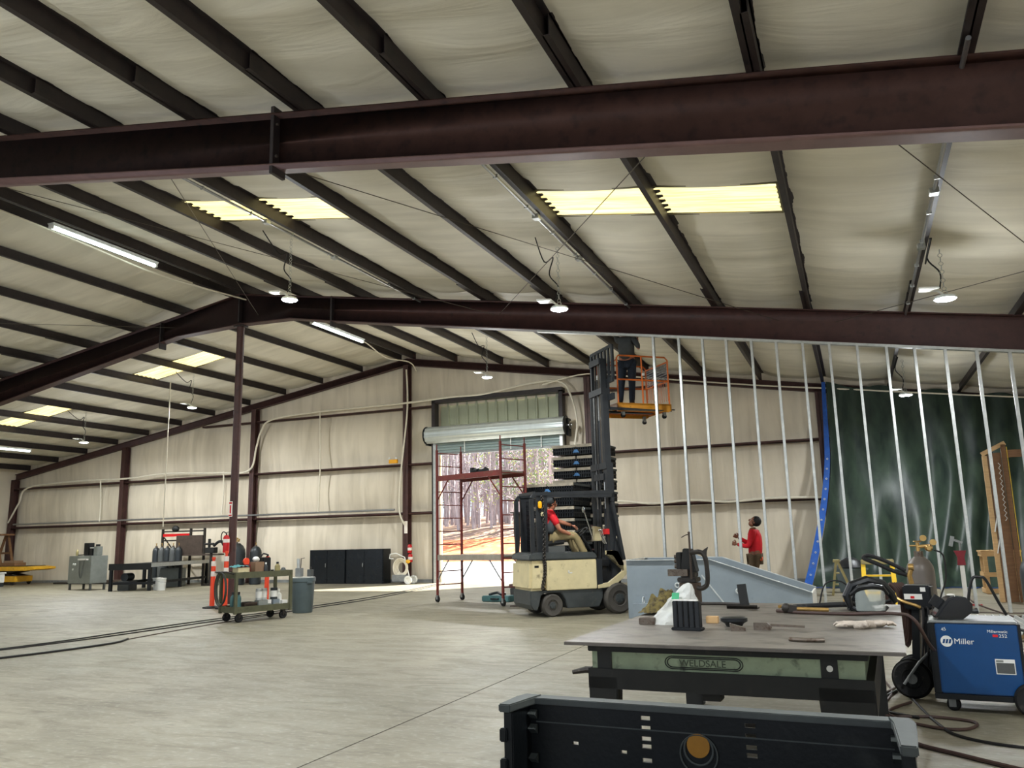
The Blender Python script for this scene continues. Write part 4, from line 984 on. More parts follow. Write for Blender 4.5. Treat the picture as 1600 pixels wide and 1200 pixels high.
for z,m_ in ((2.72,'scafred'),(.93,'plank')):
    m = MB(); m.rng(0.03,SL_-.03,-.02,.02,z,z+.12); m.rng(.03,SL_-.03,SW-.02,SW+.02,z,z+.12); m.build('side_rail', M[m_], t)
    m = MB(); m.rng(.03,SL_-.03,.03,SW-.03,z+.08,z+.11); m.build('deck_board', M['plank'], t)
    for x,s_ in ((0.03,1),(SL_-.03,-1)):
        for y in (0,SW): sbar('corner_brace',(x,y,z-.42),(x+s_*.38,y,z+.02),.022,m_ if m_!='plank' else 'galvdark')
tt = thing('power_tool','black power tool lying on the upper scaffold platform','power tool',tuple(V((-8.91,16.95,0))+Matrix.Rotation(SA,3,'Z')@V((1.0,.2,2.83))),SA)
m = MB(); m.cyl((0,0,.06),(.22,0,.06),.055); m.rng(-.02,.08,-.05,.05,0,.14); m.build('motor', M['black'], tt, bevel=.01)
m = MB(); m.bar((.22,0,.05),(.52,.02,.07),.05,.06); m.bar((.4,.01,.05),(.45,.02,.13),.04,.04); m.build('grip', M['black'], tt)
# clutter beyond the scaffold
t = thing('shop_vacuum','dark drum shop vacuum with pale band, behind the scaffold','vacuum',(-7.3,18.35,.34))
m = MB(); m.lathe([(0,0),(.2,0),(.26,.08),(.28,.25),(.27,.3)],n=24); m.build('drum', M['cyldark'], t)
m = MB(); m.lathe([(.275,.3),(.282,.3),(.282,.32),(.275,.32)],n=24); m.build('pale_band', M['paper'], t)
m = MB(); m.lathe([(.27,.32),(.24,.48),(.16,.6),(.06,.66),(0,.66)],n=24); m.build('lid', M['blackmetal'], t)
t = thing('tool_chest','low grey and maroon tool chest under the shop vacuum','tool chest',(-7.25,18.35,0))
m = MB(); m.rng(-.34,.34,-.3,.3,0,.24); m.build('case', M['greydark'], t, bevel=.01)
m = MB(); m.rng(-.36,.36,-.32,.32,.245,.335); m.build('lid', M['oxidelight'], t, bevel=.01)
m = MB(); m.rng(-.1,.1,-.33,-.305,.14,.17); m.build('handle', M['galv'], t)
t = thing('flat_case','teal flat equipment case on the floor behind the scaffold caster','case',(-7.55,17.35,0),R(-8))
m = MB(); m.rng(-.36,.36,-.2,.2,0,.13); m.build('shell', M['tealcase'], t, bevel=.02)
m = MB(); m.rng(-.1,.1,-.24,-.2,.05,.08); m.build('handle', M['black'], t)
tag(MB().tube(smooth_path([(-7.8,17.35,.15),(-7.7,17.3,.17),(-7.6,17.35,.19),(-7.5,17.3,.16),(-7.4,17.35,.17)],4),.03,6).build('shop_rag',M['cyldark']),'dark crumpled rag lying on the teal case','rag')
t = thing('steel_post','dark tapered steel post standing behind the rear of the forklift','post',(-6.62,16.2,0))
m = MB(); m.cyl((0,0,0),(0,0,1.1),.03,n=10); m.lathe([(.03,1.0),(.07,1.45),(.075,1.9)],n=12); m.build('shaft', M['brownsteel'], t)
m = MB(); m.rng(-.11,.11,-.1,.1,1.9,1.93); m.build('cap', M['brownsteel'], t)
m = MB(); m.rng(-.14,.14,-.14,.14,0,.02); m.build('foot', M['brownsteel'], t)

# ---------------------------------------------------------------- partition studs and tarp
SX = [-3.43,-2.92,-2.46,-2.01,-1.54,-1.09,-.62,-.16,.31,.79,1.24,1.72,2.2,2.69,3.18,3.66,4.14]
YP = 15.86
def zb(x): return ztop(x)-.63
for i,x in enumerate(SX):
    m = MB(); h = zb(x)-.05; w=.045
    m.rng(-w/2,w/2,-.045,-.0435,0,h); m.rng(-w/2,-w/2+.0015,-.045,.045,0,h); m.rng(-w/2,w/2,.0435,.045,0,h)
    o = tag(m.build('metal_stud', M['galv'], loc=(x,YP,.01)), f'slim galvanised metal stud, {ORD[i] if i<16 else "last"} from the left in the open partition', 'stud', 'partition metal studs')
m = MB(); m.bar((-5.9,YP,zb(-5.9)-.03),(5.0,YP,zb(5.0)-.03),.1,.045); tag(m.build('top_track', M['galv']), 'galvanised top track of the stud partition, fixed under the middle rafter', 'track')
m = MB(); m.rng(-3.5,5.1,YP-.05,YP+.05,0,.012); tag(m.build('floor_track', M['brownsteel']), 'thin floor track under the stud partition', 'track')
t = thing('tarp','huge dark green poly tarp hung over the back right wall','tarp',(0,0,0))
def tp(u,v):
    x0 = -.42-.1*v-1.25*max(0,v-.35)**1.6; x = x0+(5.15-x0)*u; yt = 24.15; zt_ = ztop(x)-.02-.12*math.sin(u*PI*4)**2
    z = zt_*(1-v)+.02*v; bell = v**1.7
    f = math.sin(u*46+2.5*math.sin(v*3+u*7))*.5+math.sin(u*23+v*4)*.5+.8*noise.noise(V((u*9,v*3,1)))
    y = yt-.06-1.55*bell-(.05+.17*v)*f
    if v>.93: y -= (v-.93)*4
    return (x,min(y,24.2),max(z,.015))
m = MB(); m.grid(tp, 150, 50); tb = m.build('sheet', M['tarp'], t, smooth=80)
m = MB()
def ed(u,v): a=V(tp(0,v)); return (a.x-.02-.10*u-.1*u*v, a.y-.015, a.z)
m.grid(ed,3,60); m.build('blue_edge', M['tarpblue'], t, smooth=80)
m = MB()
def ed2(u,v): a=V(tp(v,1)); return (a.x, a.y-.2*u, .012)
m.grid(ed2,2,80); m.build('blue_hem', M['tarpblue'], t, smooth=80)
for i in range(12):
    v=.4+.05*i; a=V(ed(.5,v)); m=MB(); m.torus((a.x,a.y-.02,a.z),(0,1,.1),.02,.006,10,5); m.build('grommet', M['paper'], t)

# ---------------------------------------------------------------- grey fabricated hopper
t = thing('steel_hopper','large grey primed steel hopper with sloping rim behind the welding table','hopper',(-3.72,14.05,0))
LX = 2.98; prof=[(0,0),(LX,0),(LX,.44),(1.42,.965),(0,.965)]; D=1.35
m = MB(); m.prism(prof,0,.012); m.build('front_plate', M['bluegrey'], t)
m = MB(); m.prism(prof,D-.012,D); m.build('back_plate', M['bluegrey'], t)
m = MB(); m.rng(0,.012,.013,D-.013,0,.95); m.build('end_plate', M['bluegrey'], t)
m = MB(); m.rng(LX-.03,LX,.013,D-.013,.0,.43); m.build('end_plate', M['paper'], t)
M['rimgrey'] = mat('pale_rim_edge',(176,180,178),.5)
for y in (-.03,D): m = MB(); m.bar((0,y+.015,.97),(1.42,y+.015,.97),.05,.012); m.bar((1.42,y+.015,.97),(LX,y+.015,.445),.05,.012); m.build('rim_flange', M['rimgrey'], t)
m = MB(); m.rng(0,.05,0,D,.966,.978); m.build('rim_flange', M['rimgrey'], t)
m = MB(); m.bar((1.0,.6,.02),(1.4,.6,.9),.9,.012,up=(0,1,0)); m.build('baffle_plate', M['bluegrey'], t)
m = MB(); m.bar((1.27,-.006,.72),(1.72,-.006,.12),.012,.02); m.build('weld_bead', M['rimgrey'], t)
for x,z in ((.86,.55),(1.85,.46)):
    m = MB(); m.torus((x,-.012,z),(0,1,0),.035,.014,18,8); m.build('lug_ring', M['rimgrey'], t)
for x in (.28,.56): m = MB(); m.torus((x,-.06,.3),(1,0,0),.06,.01,14,6); m.build('lift_eye', M['rimgrey'], t)
m = MB(); m.rng(.12,.74,-.16,-.01,.05,.26); m.build('step_box', M['bluegrey'], t)
# ---------------------------------------------------------------- welding table
TB = V((-1.63,4.67,0)); TR = R(-2); TZ = .8
def T2W(x,y,z=0): q = Matrix.Rotation(TR,3,'Z')@V((x,y,z)); return TB+q
t = thing('welding_table','large steel plate welding table on a pale green and black cast base','welding table',tuple(TB),TR)
TW,TD = 1.8,2.85
m = MB(); m.rng(0,TW,0,TD,TZ-.018,TZ); m.build('plate_top', [M['platetop']], t, bevel=.003)
m = MB(); m.rng(0,TW,-.002,.0,TZ-.019,TZ-.003); m.build('plate_edge', M['plateedge'], t)
m = MB(); m.rng(.1,1.62,.12,2.6,.735,.78); m.build('top_lip', M['tableblack'], t, bevel=.004)
m = MB(); m.rng(.12,1.6,.14,.17,.64,.735); m.rng(.12,.15,.17,2.58,.64,.735); m.rng(1.57,1.6,.17,2.58,.64,.735); m.rng(.12,1.6,2.55,2.58,.64,.735); m.build('green_apron', M['greentable'], t)
for x in (.19,1.42): m = MB(); m.rng(x-.035,x+.05,.13,.142,.64,.74); m.build('black_patch', M['tableblack'], t)
m = MB(); m.lathe([(0,0),(.016,0),(.016,.003),(0,.003)],at=(1.43,.127,.69),ax=(0,-1,0)); m.build('round_window', M['paper'], t)
m = MB(); m.rng(.1,1.64,.12,.16,.53,.64); m.rng(.1,.14,.16,2.6,.45,.64); m.rng(1.6,1.64,.16,2.6,.45,.64); m.rng(.1,1.64,2.56,2.6,.49,.64); m.build('lower_frame', M['tableblack'], t)
for x0,x1,a in ((.1,.28,.1),(1.36,1.64,-.1)):
    for y in (.12,2.5):
        m = MB(); m.prism([(x0,.6),(x1,.6),(x1 if a<0 else x1-.04,.0),(x0+.04 if a<0 else x0,.0)],y,y+.1); m.build('leg', M['tableblack'], t, bevel=.006)
m = MB(); 
for i in range(2): m.tube([(.66+.22*math.cos(a)*1.05*(1-.06*i)+.0 if abs(math.cos(a))<0 else .66+(.17 if math.cos(a)>0 else -.17)+.045*(1-.3*i)*math.cos(a)+.11, .138, .688+.034*(1-.25*i)*math.sin(a)) for a in [2*PI*k/28 for k in range(28)]],.003,6,closed=True)
m.build('cast_border', M['tableblack'], t)
text_mesh('WELDSALE', .052, mat('dull_green_casting',(72,80,62),.6), t, Matrix.Translation((.635,.1385,.67)) @ Matrix.Rotation(R(90),4,'X'), 'cast_lettering', .003, 'raised cast lettering', 1.02)
m = MB(); m.tube([(.1,.3,.6),(.02,.3,.6),(-.06,.28,.585)],[.02,.02,.012],8); m.build('side_lever', M['darksteel'], t)
m = MB(); m.rng(.72,.82,.3,.42,.46,.5); m.build('hanging_block', M['tableblack'], t)
def on_table(name,label,cat,x,y,rz=0,group=None): return thing(name,label,cat,(x,y,TZ),rz,group)
# items on the plate
o = MB(); o.rng(-.055,.055,-.03,.03,0,.045); tag(o.build('steel_block', M['steel'], loc=(-1.37,5.66,TZ), rz=.1, bevel=.004),'small rusty rectangular steel block alone at the left of the welding table','steel block')
t = on_table('magazine_rack','black ribbed plastic holder standing beside the clear bag on the table','holder',-1.04,5.36,R(-8))
for i in range(5): x=-.1+i*.05; m = MB(); m.rng(x-.021,x+.021,-.035,.035,.02,.225); m.build('cell', M['black'], t, bevel=.006)
m = MB(); m.rng(-.135,.135,-.05,.05,0,.025); m.build('foot', M['blackmetal'], t, bevel=.006)
m = MB(); m.rng(-.12,.1,-.02,.02,.226,.236); m.build('pale_top_inserts', M['paper'], t)
t.scale=(.72,.8,.8)
t = on_table('plastic_bag','crumpled clear plastic bag with green print slumped behind the black holder','bag',-1.15,5.72,0)
def bag(u,v):
    a=u*2*PI; h=v**.8; r=.15*(1-h)**.45*(1-.35*h)+.004; k=1+.22*noise.noise(V((math.cos(a)*2,math.sin(a)*2,v*5)))+.1*noise.noise(V((math.cos(a)*6,math.sin(a)*6,v*12)))
    return (r*k*1.05*math.cos(a)-.06*(1-h)+.06*h, r*k*.7*math.sin(a), .002+.27*h)
m = MB(); m.grid(bag,36,24); m.build('film', M['bag'], t, smooth=25)
m = MB(); m.grid(lambda u,v: (-.04+.05*u,-.1+.03*v,.17+.04*v),2,2); m.build('green_print', mat('green_print',(40,150,100),.5), t)
o = MB(); o.rng(-.04,.04,-.03,.03,0,.045); tag(o.build('wood_block', M['wood'], loc=(-.96,5.82,TZ), bevel=.003),'little pale wood block behind the black holder on the table','wood block')
t = on_table('tape_measure','black oval tool lid lying on the middle of the welding table','tool',-.79,5.62,.1)
m = MB(); m.lathe([(0,0),(.05,0),(.06,.02),(.085,.035),(.085,.055),(.07,.062),(0,.062)],n=24); o=m.build('body', M['black'], t); o.scale=(1,.7,1)
t = on_table('steel_wedge','small rusty steel wedge just in front of the black oval tool','wedge',-.74,5.4,.2)
m = MB(); m.prism([(-.045,0),(.045,0),(.045,.02),(-.0,.03),(-.045,.045)],-.03,.03); m.build('wedge_body', M['steel'], t)
t = on_table('flat_wrench','rusty hammer-like wrench with a thin handle on the table','wrench',-.6,5.47,.08)
m = MB(); m.prism([(-.05,0),(.05,0),(.06,.02),(.03,.045),(-.05,.045)],-.03,.03); m.build('tool_head', M['steel'], t)
m = MB(); m.bar((.05,0,.03),(.25,.02,.02),.025,.014); m.build('handle', M['steel'], t)
o = MB(); o.tube([(-.09,.015,.012),(-.04,-.006,.012),(.0,-.01,.012),(.05,-.006,.012),(.09,.012,.012)],.012,8); tag(o.build('curved_scrap', M['steel'], loc=(-.31,4.92,TZ)),'short curved rusty steel offcut near the front edge of the table','offcut')
for k,(dx,dy,r_,l) in enumerate(((-.07,-.01,2.5,'left'),(.09,.06,.5,'right'))):
    t = on_table('leather_glove',f'worn pale leather welding glove on the table, the {l} one of two','glove',-.02+dx,5.66+dy,r_,'leather gloves')
    m = MB(); m.ball((0,0,.035),.06,(1.15,.85,.45)); m.tube([(-.04,0,.025),(-.09,-.015,.03),(-.12,-.04,.04)],[.034,.036,.03],8)
    for i in range(4): m.tube([(.05,-.035+.023*i,.03),(.09,-.045+.03*i,.04),(.115,-.05+.032*i,.02)],[.016,.014,.01],6)
    m.tube([(.0,.04,.03),(.04,.075,.03),(.07,.08,.02)],[.018,.015,.01],6)
    m.build('glove_body', M['glove'], t, smooth=60); t.scale=(.8,.8,.75)
t = on_table('shop_cloth','crumpled olive brown cloth near the back left corner of the table','cloth',-1.43,6.45,.0)
m = MB(); m.grid(lambda u,v: ((u-.5)*.32,(v-.5)*.36,.014+.2*max(0,math.sin(u*PI))*max(0,math.sin(v*PI))*(.6+.9*noise.noise(V((u*5,v*5,2))))+.02*abs(noise.noise(V((u*12,v*12,4))))),30,24); m.build('folds', M['cloth'], t, smooth=50)
t = on_table('angle_iron','dark steel angle with an upright tab at the back of the table','angle iron',-.9,6.95,R(-4))
m = MB(); m.rng(-.12,.12,-.04,-.03,0,.03); m.rng(-.12,.12,-.04,.06,0,.008); m.build('angle', M['darksteel'], t)
m = MB(); m.bar((.02,-.01,.0),(.0,.0,.19),.07,.015,up=(0,1,0)); m.build('upright_tab', M['tableblack'], t)
m = MB(); m.tube([(-.3,.05,.015),(-.1,.0,.02),(.15,-.05,.02)],.014,6); tag(m.build('steel_rod', M['darksteel'], loc=(-1.02,7.15,TZ)),'dark steel rod lying along the back edge of the table, left of the angle','rod')
t = on_table('chipping_hammer','chipping hammer with dark head and brass-coloured handle at the back of the table','hammer',-.45,6.55,R(-12))
m = MB(); m.bar((-.08,.0,.04),(-.02,.02,.035),.05,.05); m.ball((-.09,0,.04),.035); m.build('hammer_head', M['darksteel'], t)
m = MB(); m.cyl((-.02,.01,.035),(.2,.06,.03),.014); m.build('handle', M['brass'], t)
t = on_table('welding_gun','black welding gun with its cable on the back right of the table','welding gun',-.2,6.95,R(-6))
m = MB(); m.tube(smooth_path([(-.3,-.1,.02),(-.1,-.02,.03),(.1,.0,.04),(.25,.03,.03)],5),.02,8); m.build('gun_body', M['rubber'], t)
m = MB(); m.tube([(-.3,-.1,.02),(-.36,-.15,.03),(-.39,-.2,.03)],.012,8); m.build('gun_nozzle', M['brass'], t)
m = MB(); m.cyl((.05,.03,.05),(.15,.05,.05),.035); m.build('brass_coupling', M['brass'], t)
t = on_table('bracket_holder','black angled clamp holder standing at the back of the table','clamp',-.02,6.85,.3)
m = MB(); m.prism([(-.1,0),(.1,0),(.06,.05),(.02,.16),(-.03,.2),(-.05,.14),(-.09,.06)],-.04,.04); m.build('clamp_body', M['blackmetal'], t, bevel=.01)
m = MB(); m.tube(smooth_path([(-.05,0,.15),(-.14,0,.22),(-.25,0,.2),(-.3,.02,.05)],6),.006,6); m.build('wire_loop', M['cord'], t)
b = MB(); b.tube(smooth_path([T2W(.05+.9,1.98,.815),T2W(1.15,1.9,.812),T2W(1.45,1.85,.812),T2W(1.75,1.9,.815),T2W(1.87,1.8,.79),T2W(1.95,1.9,.62),T2W(2.0,2.5,.5)],6),.012,8)
tag(b.build('welding_cable', M['brown_cord']),'brown welding cable crossing the back right of the table and dropping over its edge','cable')
# face shield leaning at the corner
t = on_table('face_shield','black framed clear grinding face shield resting on the table corner','face shield',.03,6.6,R(18))
m = MB(); m.tube([(-.13,0,.05),(-.15,.0,.13),(-.11,.0,.2),(0,0,.235),(.11,.01,.21),(.17,.02,.14),(.2,.03,.08)],[.02,.03,.034,.036,.034,.03,.02],10); m.tube([(-.12,-.02,.05),(-.07,-.05,.012),(0,-.06,.008),(.07,-.05,.012),(.12,-.02,.05)],.014,8); m.tube([(.19,.02,.1),(.14,.1,.07),(0,.14,.06),(-.1,.1,.07),(-.14,.02,.12)],.014,8); m.build('headband', M['black'], t)
m = MB(); m.grid(lambda u,v: (.105*math.cos(PI*u), -.035-.05*math.sin(PI*u)-.01*v, .03+.15*v*(.75+.25*math.sin(PI*u))),16,5); m.build('visor', M['glass'], t)
m = MB(); m.tube([(-.13,-.03,.14),(-.08,-.07,.19),(0,-.085,.2),(.08,-.07,.19),(.13,-.03,.14)],[.012,.02,.022,.02,.012],8); m.build('brow_guard', M['gloss'] if 'gloss' in M else M['black'], t)

# ---------------------------------------------------------------- vise on its stand
t = thing('bench_vise','dark bench vise with big C clamp on a rusty drum pedestal behind the table','vise',(-1.98,10.5,0),R(-6))
m = MB(); m.cyl((0,0,0),(0,0,.02),.26,n=24); m.cyl((0,0,.02),(0,0,.86),.15,n=28); m.build('pedestal', M['brownsteel'], t)
m = MB(); m.rng(-.14,.12,-.13,.13,.87,.93); m.rng(-.1,.1,-.1,.1,.93,1.0); m.build('vise_base', M['darksteel'], t, bevel=.01)
m = MB(); m.prism([(-.1,1.0),(.12,1.0),(.1,1.1),(.06,1.3),(-.05,1.31),(-.09,1.1)],-.09,.09); m.rng(-.15,-.08,-.1,.1,1.02,1.26); m.build('vise_jaw', M['tableblack'], t, bevel=.01)
m = MB(); m.rng(-.26,.02,-.16,-.1,.95,1.04); m.build('clamped_bar', M['steel'], t, bevel=.004)
for z in (1.15,1.22,1.28): m = MB(); m.cyl((-.2,0,z-.08),(-.12,0,z-.08),.028,n=8); m.build('jaw_bolt', M['steel'], t)
t.scale=(.9,.9,.93)
cc = thing('c_clamp','large dark steel C clamp with T handle gripping the bench vise','clamp',(-1.97,10.34,-.06),R(-6))
arc=[(.05,0,1.32),(.16,0,1.33),(.22,0,1.31),(.26,0,1.24),(.27,0,1.1),(.27,0,.98),(.25,0,.9),(.18,0,.86),(.12,0,.87)]
m = MB(); m.tube(smooth_path(arc,4),.032,8); m.build('c_frame', M['darksteel'], cc); cc.scale=(.9,.9,.93)
m = MB(); m.cyl((.05,0,.98),(.05,0,1.58),.014); m.tube([(.05,0,1.56),(-.0,0,1.55),(-.06,0,1.52)],.007,6); m.ball((.05,0,1.58),.018); m.build('screw', M['brownsteel'], cc)
m = MB(); m.prism([(.2,1.33),(.25,1.36),(.3,1.39),(.28,1.33),(.27,1.25),(.29,1.12),(.26,1.14)],-.02,.02); m.build('clamp_horn', M['darksteel'], cc)

# ---------------------------------------------------------------- foreground bulk container
t = thing('bulk_container','big black plastic bulk container standing open nearest the camera','bulk container',(-1.165,2.955,0),R(-2.5))
w=1.235; hh=.812
slots=[]
for x in (.62,1.0-.05):
    pass
def slotcol(x): return [(x,x+.034,z,z+.014) for z in (.77,.738,.703,.678,.633,.601,.55,.5,.46,.42,.38,.34)]
holes = slotcol(.415)+slotcol(.768)+[(.16,.183,.67,.681),(.34,.361,.655,.666)]
m = MB(); m.panel(0,w,.12,hh-.0,-.012,.0,holes); m.build('back_wall_panel', M['bin'], t)
m = MB(); m.rng(-.02,w+.02,-.03,.035,hh-.01,hh+.012); m.rng(.02,w-.02,-.018,-.0125,hh-.075,hh-.07); m.build('back_rim', M['binrim'], t, bevel=.005)
for s_,x,dd in ((-1,0,.17),(1,w,.33)):
    a,b_=(x-.035,x+.0) if s_<0 else (x,x+.035)
    m = MB(); m.rng(a,b_,-dd,.0,.12,hh-.012); 
    for z in (.25,.38,.5,.6,.7): m.rng(a-(.012 if s_<0 else -.02),b_+(.012 if s_>0 else -.02),-dd-.012,-dd+.05,z,z+.045)
    m.build('side_wall', M['bin'], t, bevel=.004)
    m = MB(); m.prism([(x+s_*.045,-dd-.02),(x+s_*.045,-.04),(x+s_*.03,.02),(x-s_*.035,.02),(x-s_*.02,-.06),(x+s_*.0,-dd-.02)],hh-.012,hh+.016,'xy'); m.build('corner_cap', M['binrim'], t, bevel=.004)
    for z in (.45,.62,.72,.77): m = MB(); m.prism([(-.05,z),(-.02,z-.02),(-.02,z+.012)],x-s_*.03,x-s_*.002,'yz'); m.build('hinge_tab', M['binrim'], t)
    m = MB(); m.rng(a,b_,-1.1,-dd-.03,.12,.46); m.build('drop_gate', M['bin'], t, bevel=.004)
m = MB(); m.rng(0,w,-1.1,-1.07,.12,.46); m.build('front_gate', M['bin'], t, bevel=.004)
m = MB(); m.rng(-.03,w+.03,-1.12,.03,.08,.118); m.build('floor_pan', M['bin'], t, bevel=.006)
for x in (.0,.55,1.1): m = MB(); m.rng(x,x+.13,-1.1,.01,0,.079); m.build('skid', M['bin'], t, bevel=.006)
m = MB(); m.torus((.612,-.016,.69),(0,1,0),.048,.004,30,8); m.torus((.612,-.018,.675),(0,1,0),.062,.003,30,6); m.build('molded_ring', M['binrim'], t)
m = MB(); m.cyl((.612,-.02,.703),(.612,-.0125,.703),.038,n=28); m.build('amber_disc', mat('amber_disc_plastic',(156,106,22),.4), t)
# object under the table
t = thing('floor_pad','dark padded kneeling mat on the floor under the welding table','mat',(-.75,6.4,0),R(-5))
m = MB(); m.rng(-.35,.35,-.18,.18,0,.07); m.build('pad', mat('dark_pad',(62,56,48),.7), t, bevel=.02)
m = MB(); m.rng(.29,.36,-.19,.19,.0,.085); m.build('end_block', M['tableblack'], t, bevel=.01)

# ---------------------------------------------------------------- blue welder
t = thing('welding_machine','blue wheeled welding power source at the right edge of the picture','welder',(.475,7.42,0),R(-4))
w,d,z0,z1 = .58,.5,.13,.675
m = MB(); m.rng(.02,w,0,d,z0+.012,z1-.01); m.build('blue_case', M['blue'], t, bevel=.008)
m = MB(); m.rng(-.03,.02,-.01,d+.01,z0,z1); m.build('front_face', M['blackmetal'], t, bevel=.012)
m = MB(); m.rng(-.03,w+.02,-.012,d+.012,z0-.03,z0+.01); m.build('bottom_tray', M['blackmetal'], t)
m = MB(); m.rng(-.02,w+.0,-.005,d+.005,z1-.008,z1+.01); m.build('top_cover', M['galvdark'], t, bevel=.004)
m = MB(); m.rng(w,w+.02,0,d,z0,z1-.01); m.build('rear_panel', M['blackmetal'], t)
for y in (.1,.4):
    m = MB(); m.rng(.05,.12,y-.035,y+.035,.09,.105); m.rng(.06,.11,y-.03,y-.022,.03,.1); m.rng(.06,.11,y+.022,y+.03,.03,.1); o = m.build('caster_fork', M['galvdark'], t)
    m = MB(); wheel(m,(.095,y,.05),.05,.035); m.build('caster_wheel', M['rubber'], o)
    m = MB(); wheel(m,(w+.04,-.03 if y<.2 else .53,.125),.125,.06); m.build('rear_wheel', M['rubber'], t)
m = MB(); m.bar((w+.03,.05,.3),(w+.12,.05,.3),.03,.03); m.tube([(w+.02,.1,.62),(w+.1,.1,.6),(w+.12,.1,.4),(w+.05,.1,.3)],.012,8); m.build('rear_handle', M['blackmetal'], t)
FX = Matrix.Translation((0,-.0015,0)) @ Matrix.Rotation(R(90),4,'X')
def on_case(x,z): return Matrix.Translation((x,-.001,z)) @ Matrix.Rotation(R(90),4,'X')
m = MB(); m.cyl((.092,-.003,.53),(.092,.0,.53),.042,n=36); m.build('logo_disc', M['white'], t)
for i in range(3):
    m = MB(); x=.064+i*.021; m.prism([(x-.002,.514),(x+.013,.514),(x+.022,.546),(x+.007,.546)],-.0045,-.0031); m.build('logo_stripe', M['blue'], t)
text_mesh('Miller', .06, M['white'], t, on_case(.142,.512), 'maker_lettering', .0012, 'white maker lettering', 1.0, 0)
text_mesh('Millermatic', .029, M['white'], t, on_case(.375,.602), 'model_lettering', .001, None, 1.05, 0)
text_mesh('252', .034, M['white'], t, on_case(.45,.568), 'model_lettering', .001, None, 1.1, 0)
m = MB(); m.rng(.41,.445,-.002,-.0005,.571,.589); m.build('red_stripe', M['red'], t)
text_mesh('45', .036, M['white'], t, on_case(.065,.605)@Matrix.Rotation(.2,4,'Z'), 'chalk_number', .001, 'hand painted number', 1.0, 0)
m = MB(); m.rng(.405,.535,-.003,-.0005,.3,.41); m.build('data_plate', M['white'], t)
m = MB(); m.rng(.411,.529,-.004,-.0031,.306,.383); m.build('data_plate_text', M['greydark'], t)
m = MB(); m.rng(.411,.46,-.0045,-.0031,.387,.403); m.build('data_plate_text', M['grey'], t)
# welding helmet
t = thing('welding_helmet','glossy black welding helmet sitting on top of the blue welder','welding helmet',(.645,7.55,.69),R(8)); t.scale=(.88,.88,.88)
M['gloss']=mat('gloss_black',(18,18,20),.16,0,.2,spec=.6)
m = MB(); m.prism([(-.17,0),(.06,0),(.14,.06),(.15,.13),(.1,.19),(.0,.2),(-.05,.18),(-.1,.12),(-.17,.03)],-.11,.11); m.build('shell', M['gloss'], t, bevel=.03)
m = MB(); m.bar((-.065,0,.165),(-.125,0,.085),.17,.02,up=(0,1,0)); o = m.build('lens_frame', M['black'], t, bevel=.004)
m = MB(); m.bar((-.083,0,.158),(-.128,0,.098),.12,.012,up=(0,1,0)); m.build('lens', M['galvdark'], o)
m = MB(); m.ball((.0,0,.205),.03,(1.2,1,.4)); m.build('top_knob', M['paper'], t)
m = MB(); m.tube([(.12,.02,.07),(.18,.02,.06),(.21,.02,.065)],[.03,.022,.028],8); m.build('headgear_knob', M['black'], t)
# cylinder, cart
def cylinder(x,y,r,h,label,mt,reg=True,rz=0,gauge_h=0,group=None):
    t = thing('gas_cylinder', label, 'gas cylinder', (x,y,0.0), rz, group)
    m = MB(); m.lathe([(0,0),(r*.9,0),(r,.03),(r,h-r*1.1),(r*.93,h-r*.7),(r*.72,h-r*.3),(r*.45,h-r*.08),(r*.4,h),(0,h)],n=28); m.build('tank', M[mt], t)
    m = MB(); m.cyl((0,0,h),(0,0,h+.05),.04,n=16); m.build('neck_ring', M['steel'], t)
    m = MB(); m.cyl((0,0,h+.05),(0,0,h+.13),.016); m.torus((0,0,h+.14),(0,0,1),.03,.007,16,6); m.build('valve', M['brass'], t)
    if reg:
        m = MB(); m.cyl((0,0,h+.09),(.1,-.02,h+.1),.016); m.cyl((-.07,0,h+.1),(0,0,h+.1),.008); m.lathe([(0,-.03),(.03,-.03),(.035,0),(.02,.03),(0,.03)],at=(.09,-.02,h+.08),ax=(0,-1,0)); o = m.build('regulator', M['brass'], t)
        for dx,dz in ((.05,.17),(.13,.13)): m = MB(); m.cyl((dx,-.02,h+dz),(dx,-.055,h+dz),.028,n=18); m.build('gauge', M['brass'], o)
    return t
c = cylinder(.51,8.62,.12,1.14,'tall brown-grey gas cylinder with twin brass gauges beside the blue welder','cyl')
m = MB(); m.tube(smooth_path([(.13,-.02,1.2),(.2,-.03,1.15),(.2,-.05,.95),(.14,-.12,.8),(.1,-.14,.7)],6),.008,6); m.build('gas_hose', M['cord'], c)
c = cylinder(1.43,8.45,.15,1.16,'dark gas cylinder cut by the right edge of the frame','cyldark',True,1.6)
t = thing('cylinder_cart','black welding cable cart with big rubber wheels left of the blue welder','cart',(.36,8.05,0),R(-10))
m = MB(); m.rng(-.03,.19,-.1,.1,.72,.92); m.build('feeder_box', M['blackmetal'], t, bevel=.012)
m = MB(); m.rng(-.02,.12,-.104,-.1,.805,.85); lb = m.build('warning_label', M['paper'], t)
m = MB(); m.rng(.03,.06,-.107,-.1045,.812,.832); m.build('warning_mark', M['red'], lb)
m = MB(); m.rng(.11,.15,-.104,-.1,.87,.905); m.build('small_label', M['paper'], t)
m = MB(); m.bar((.05,.0,.72),(.0,.0,.12),.1,.06); m.bar((.12,0,.72),(.1,0,.12),.04,.05); m.build('post', M['blackmetal'], t)
for y in (-.13,.16): m = MB(); wheel(m,(0,0,0),.16,.05); o=m.build('wheel', M['rubber'], t, loc=(-.02,y,.16)); m=MB(); m.lathe([(0,-.03),(.04,-.03),(.04,.03),(0,.03)],ax=(0,1,0)); m.build('hub', M['galvdark'], o)
m = MB(); m.tube([(.2,-.1,.45),(.05,-.17,.3),(-.08,-.19,.12)],.012,8); m.build('axle_brace', M['galvdark'], t)
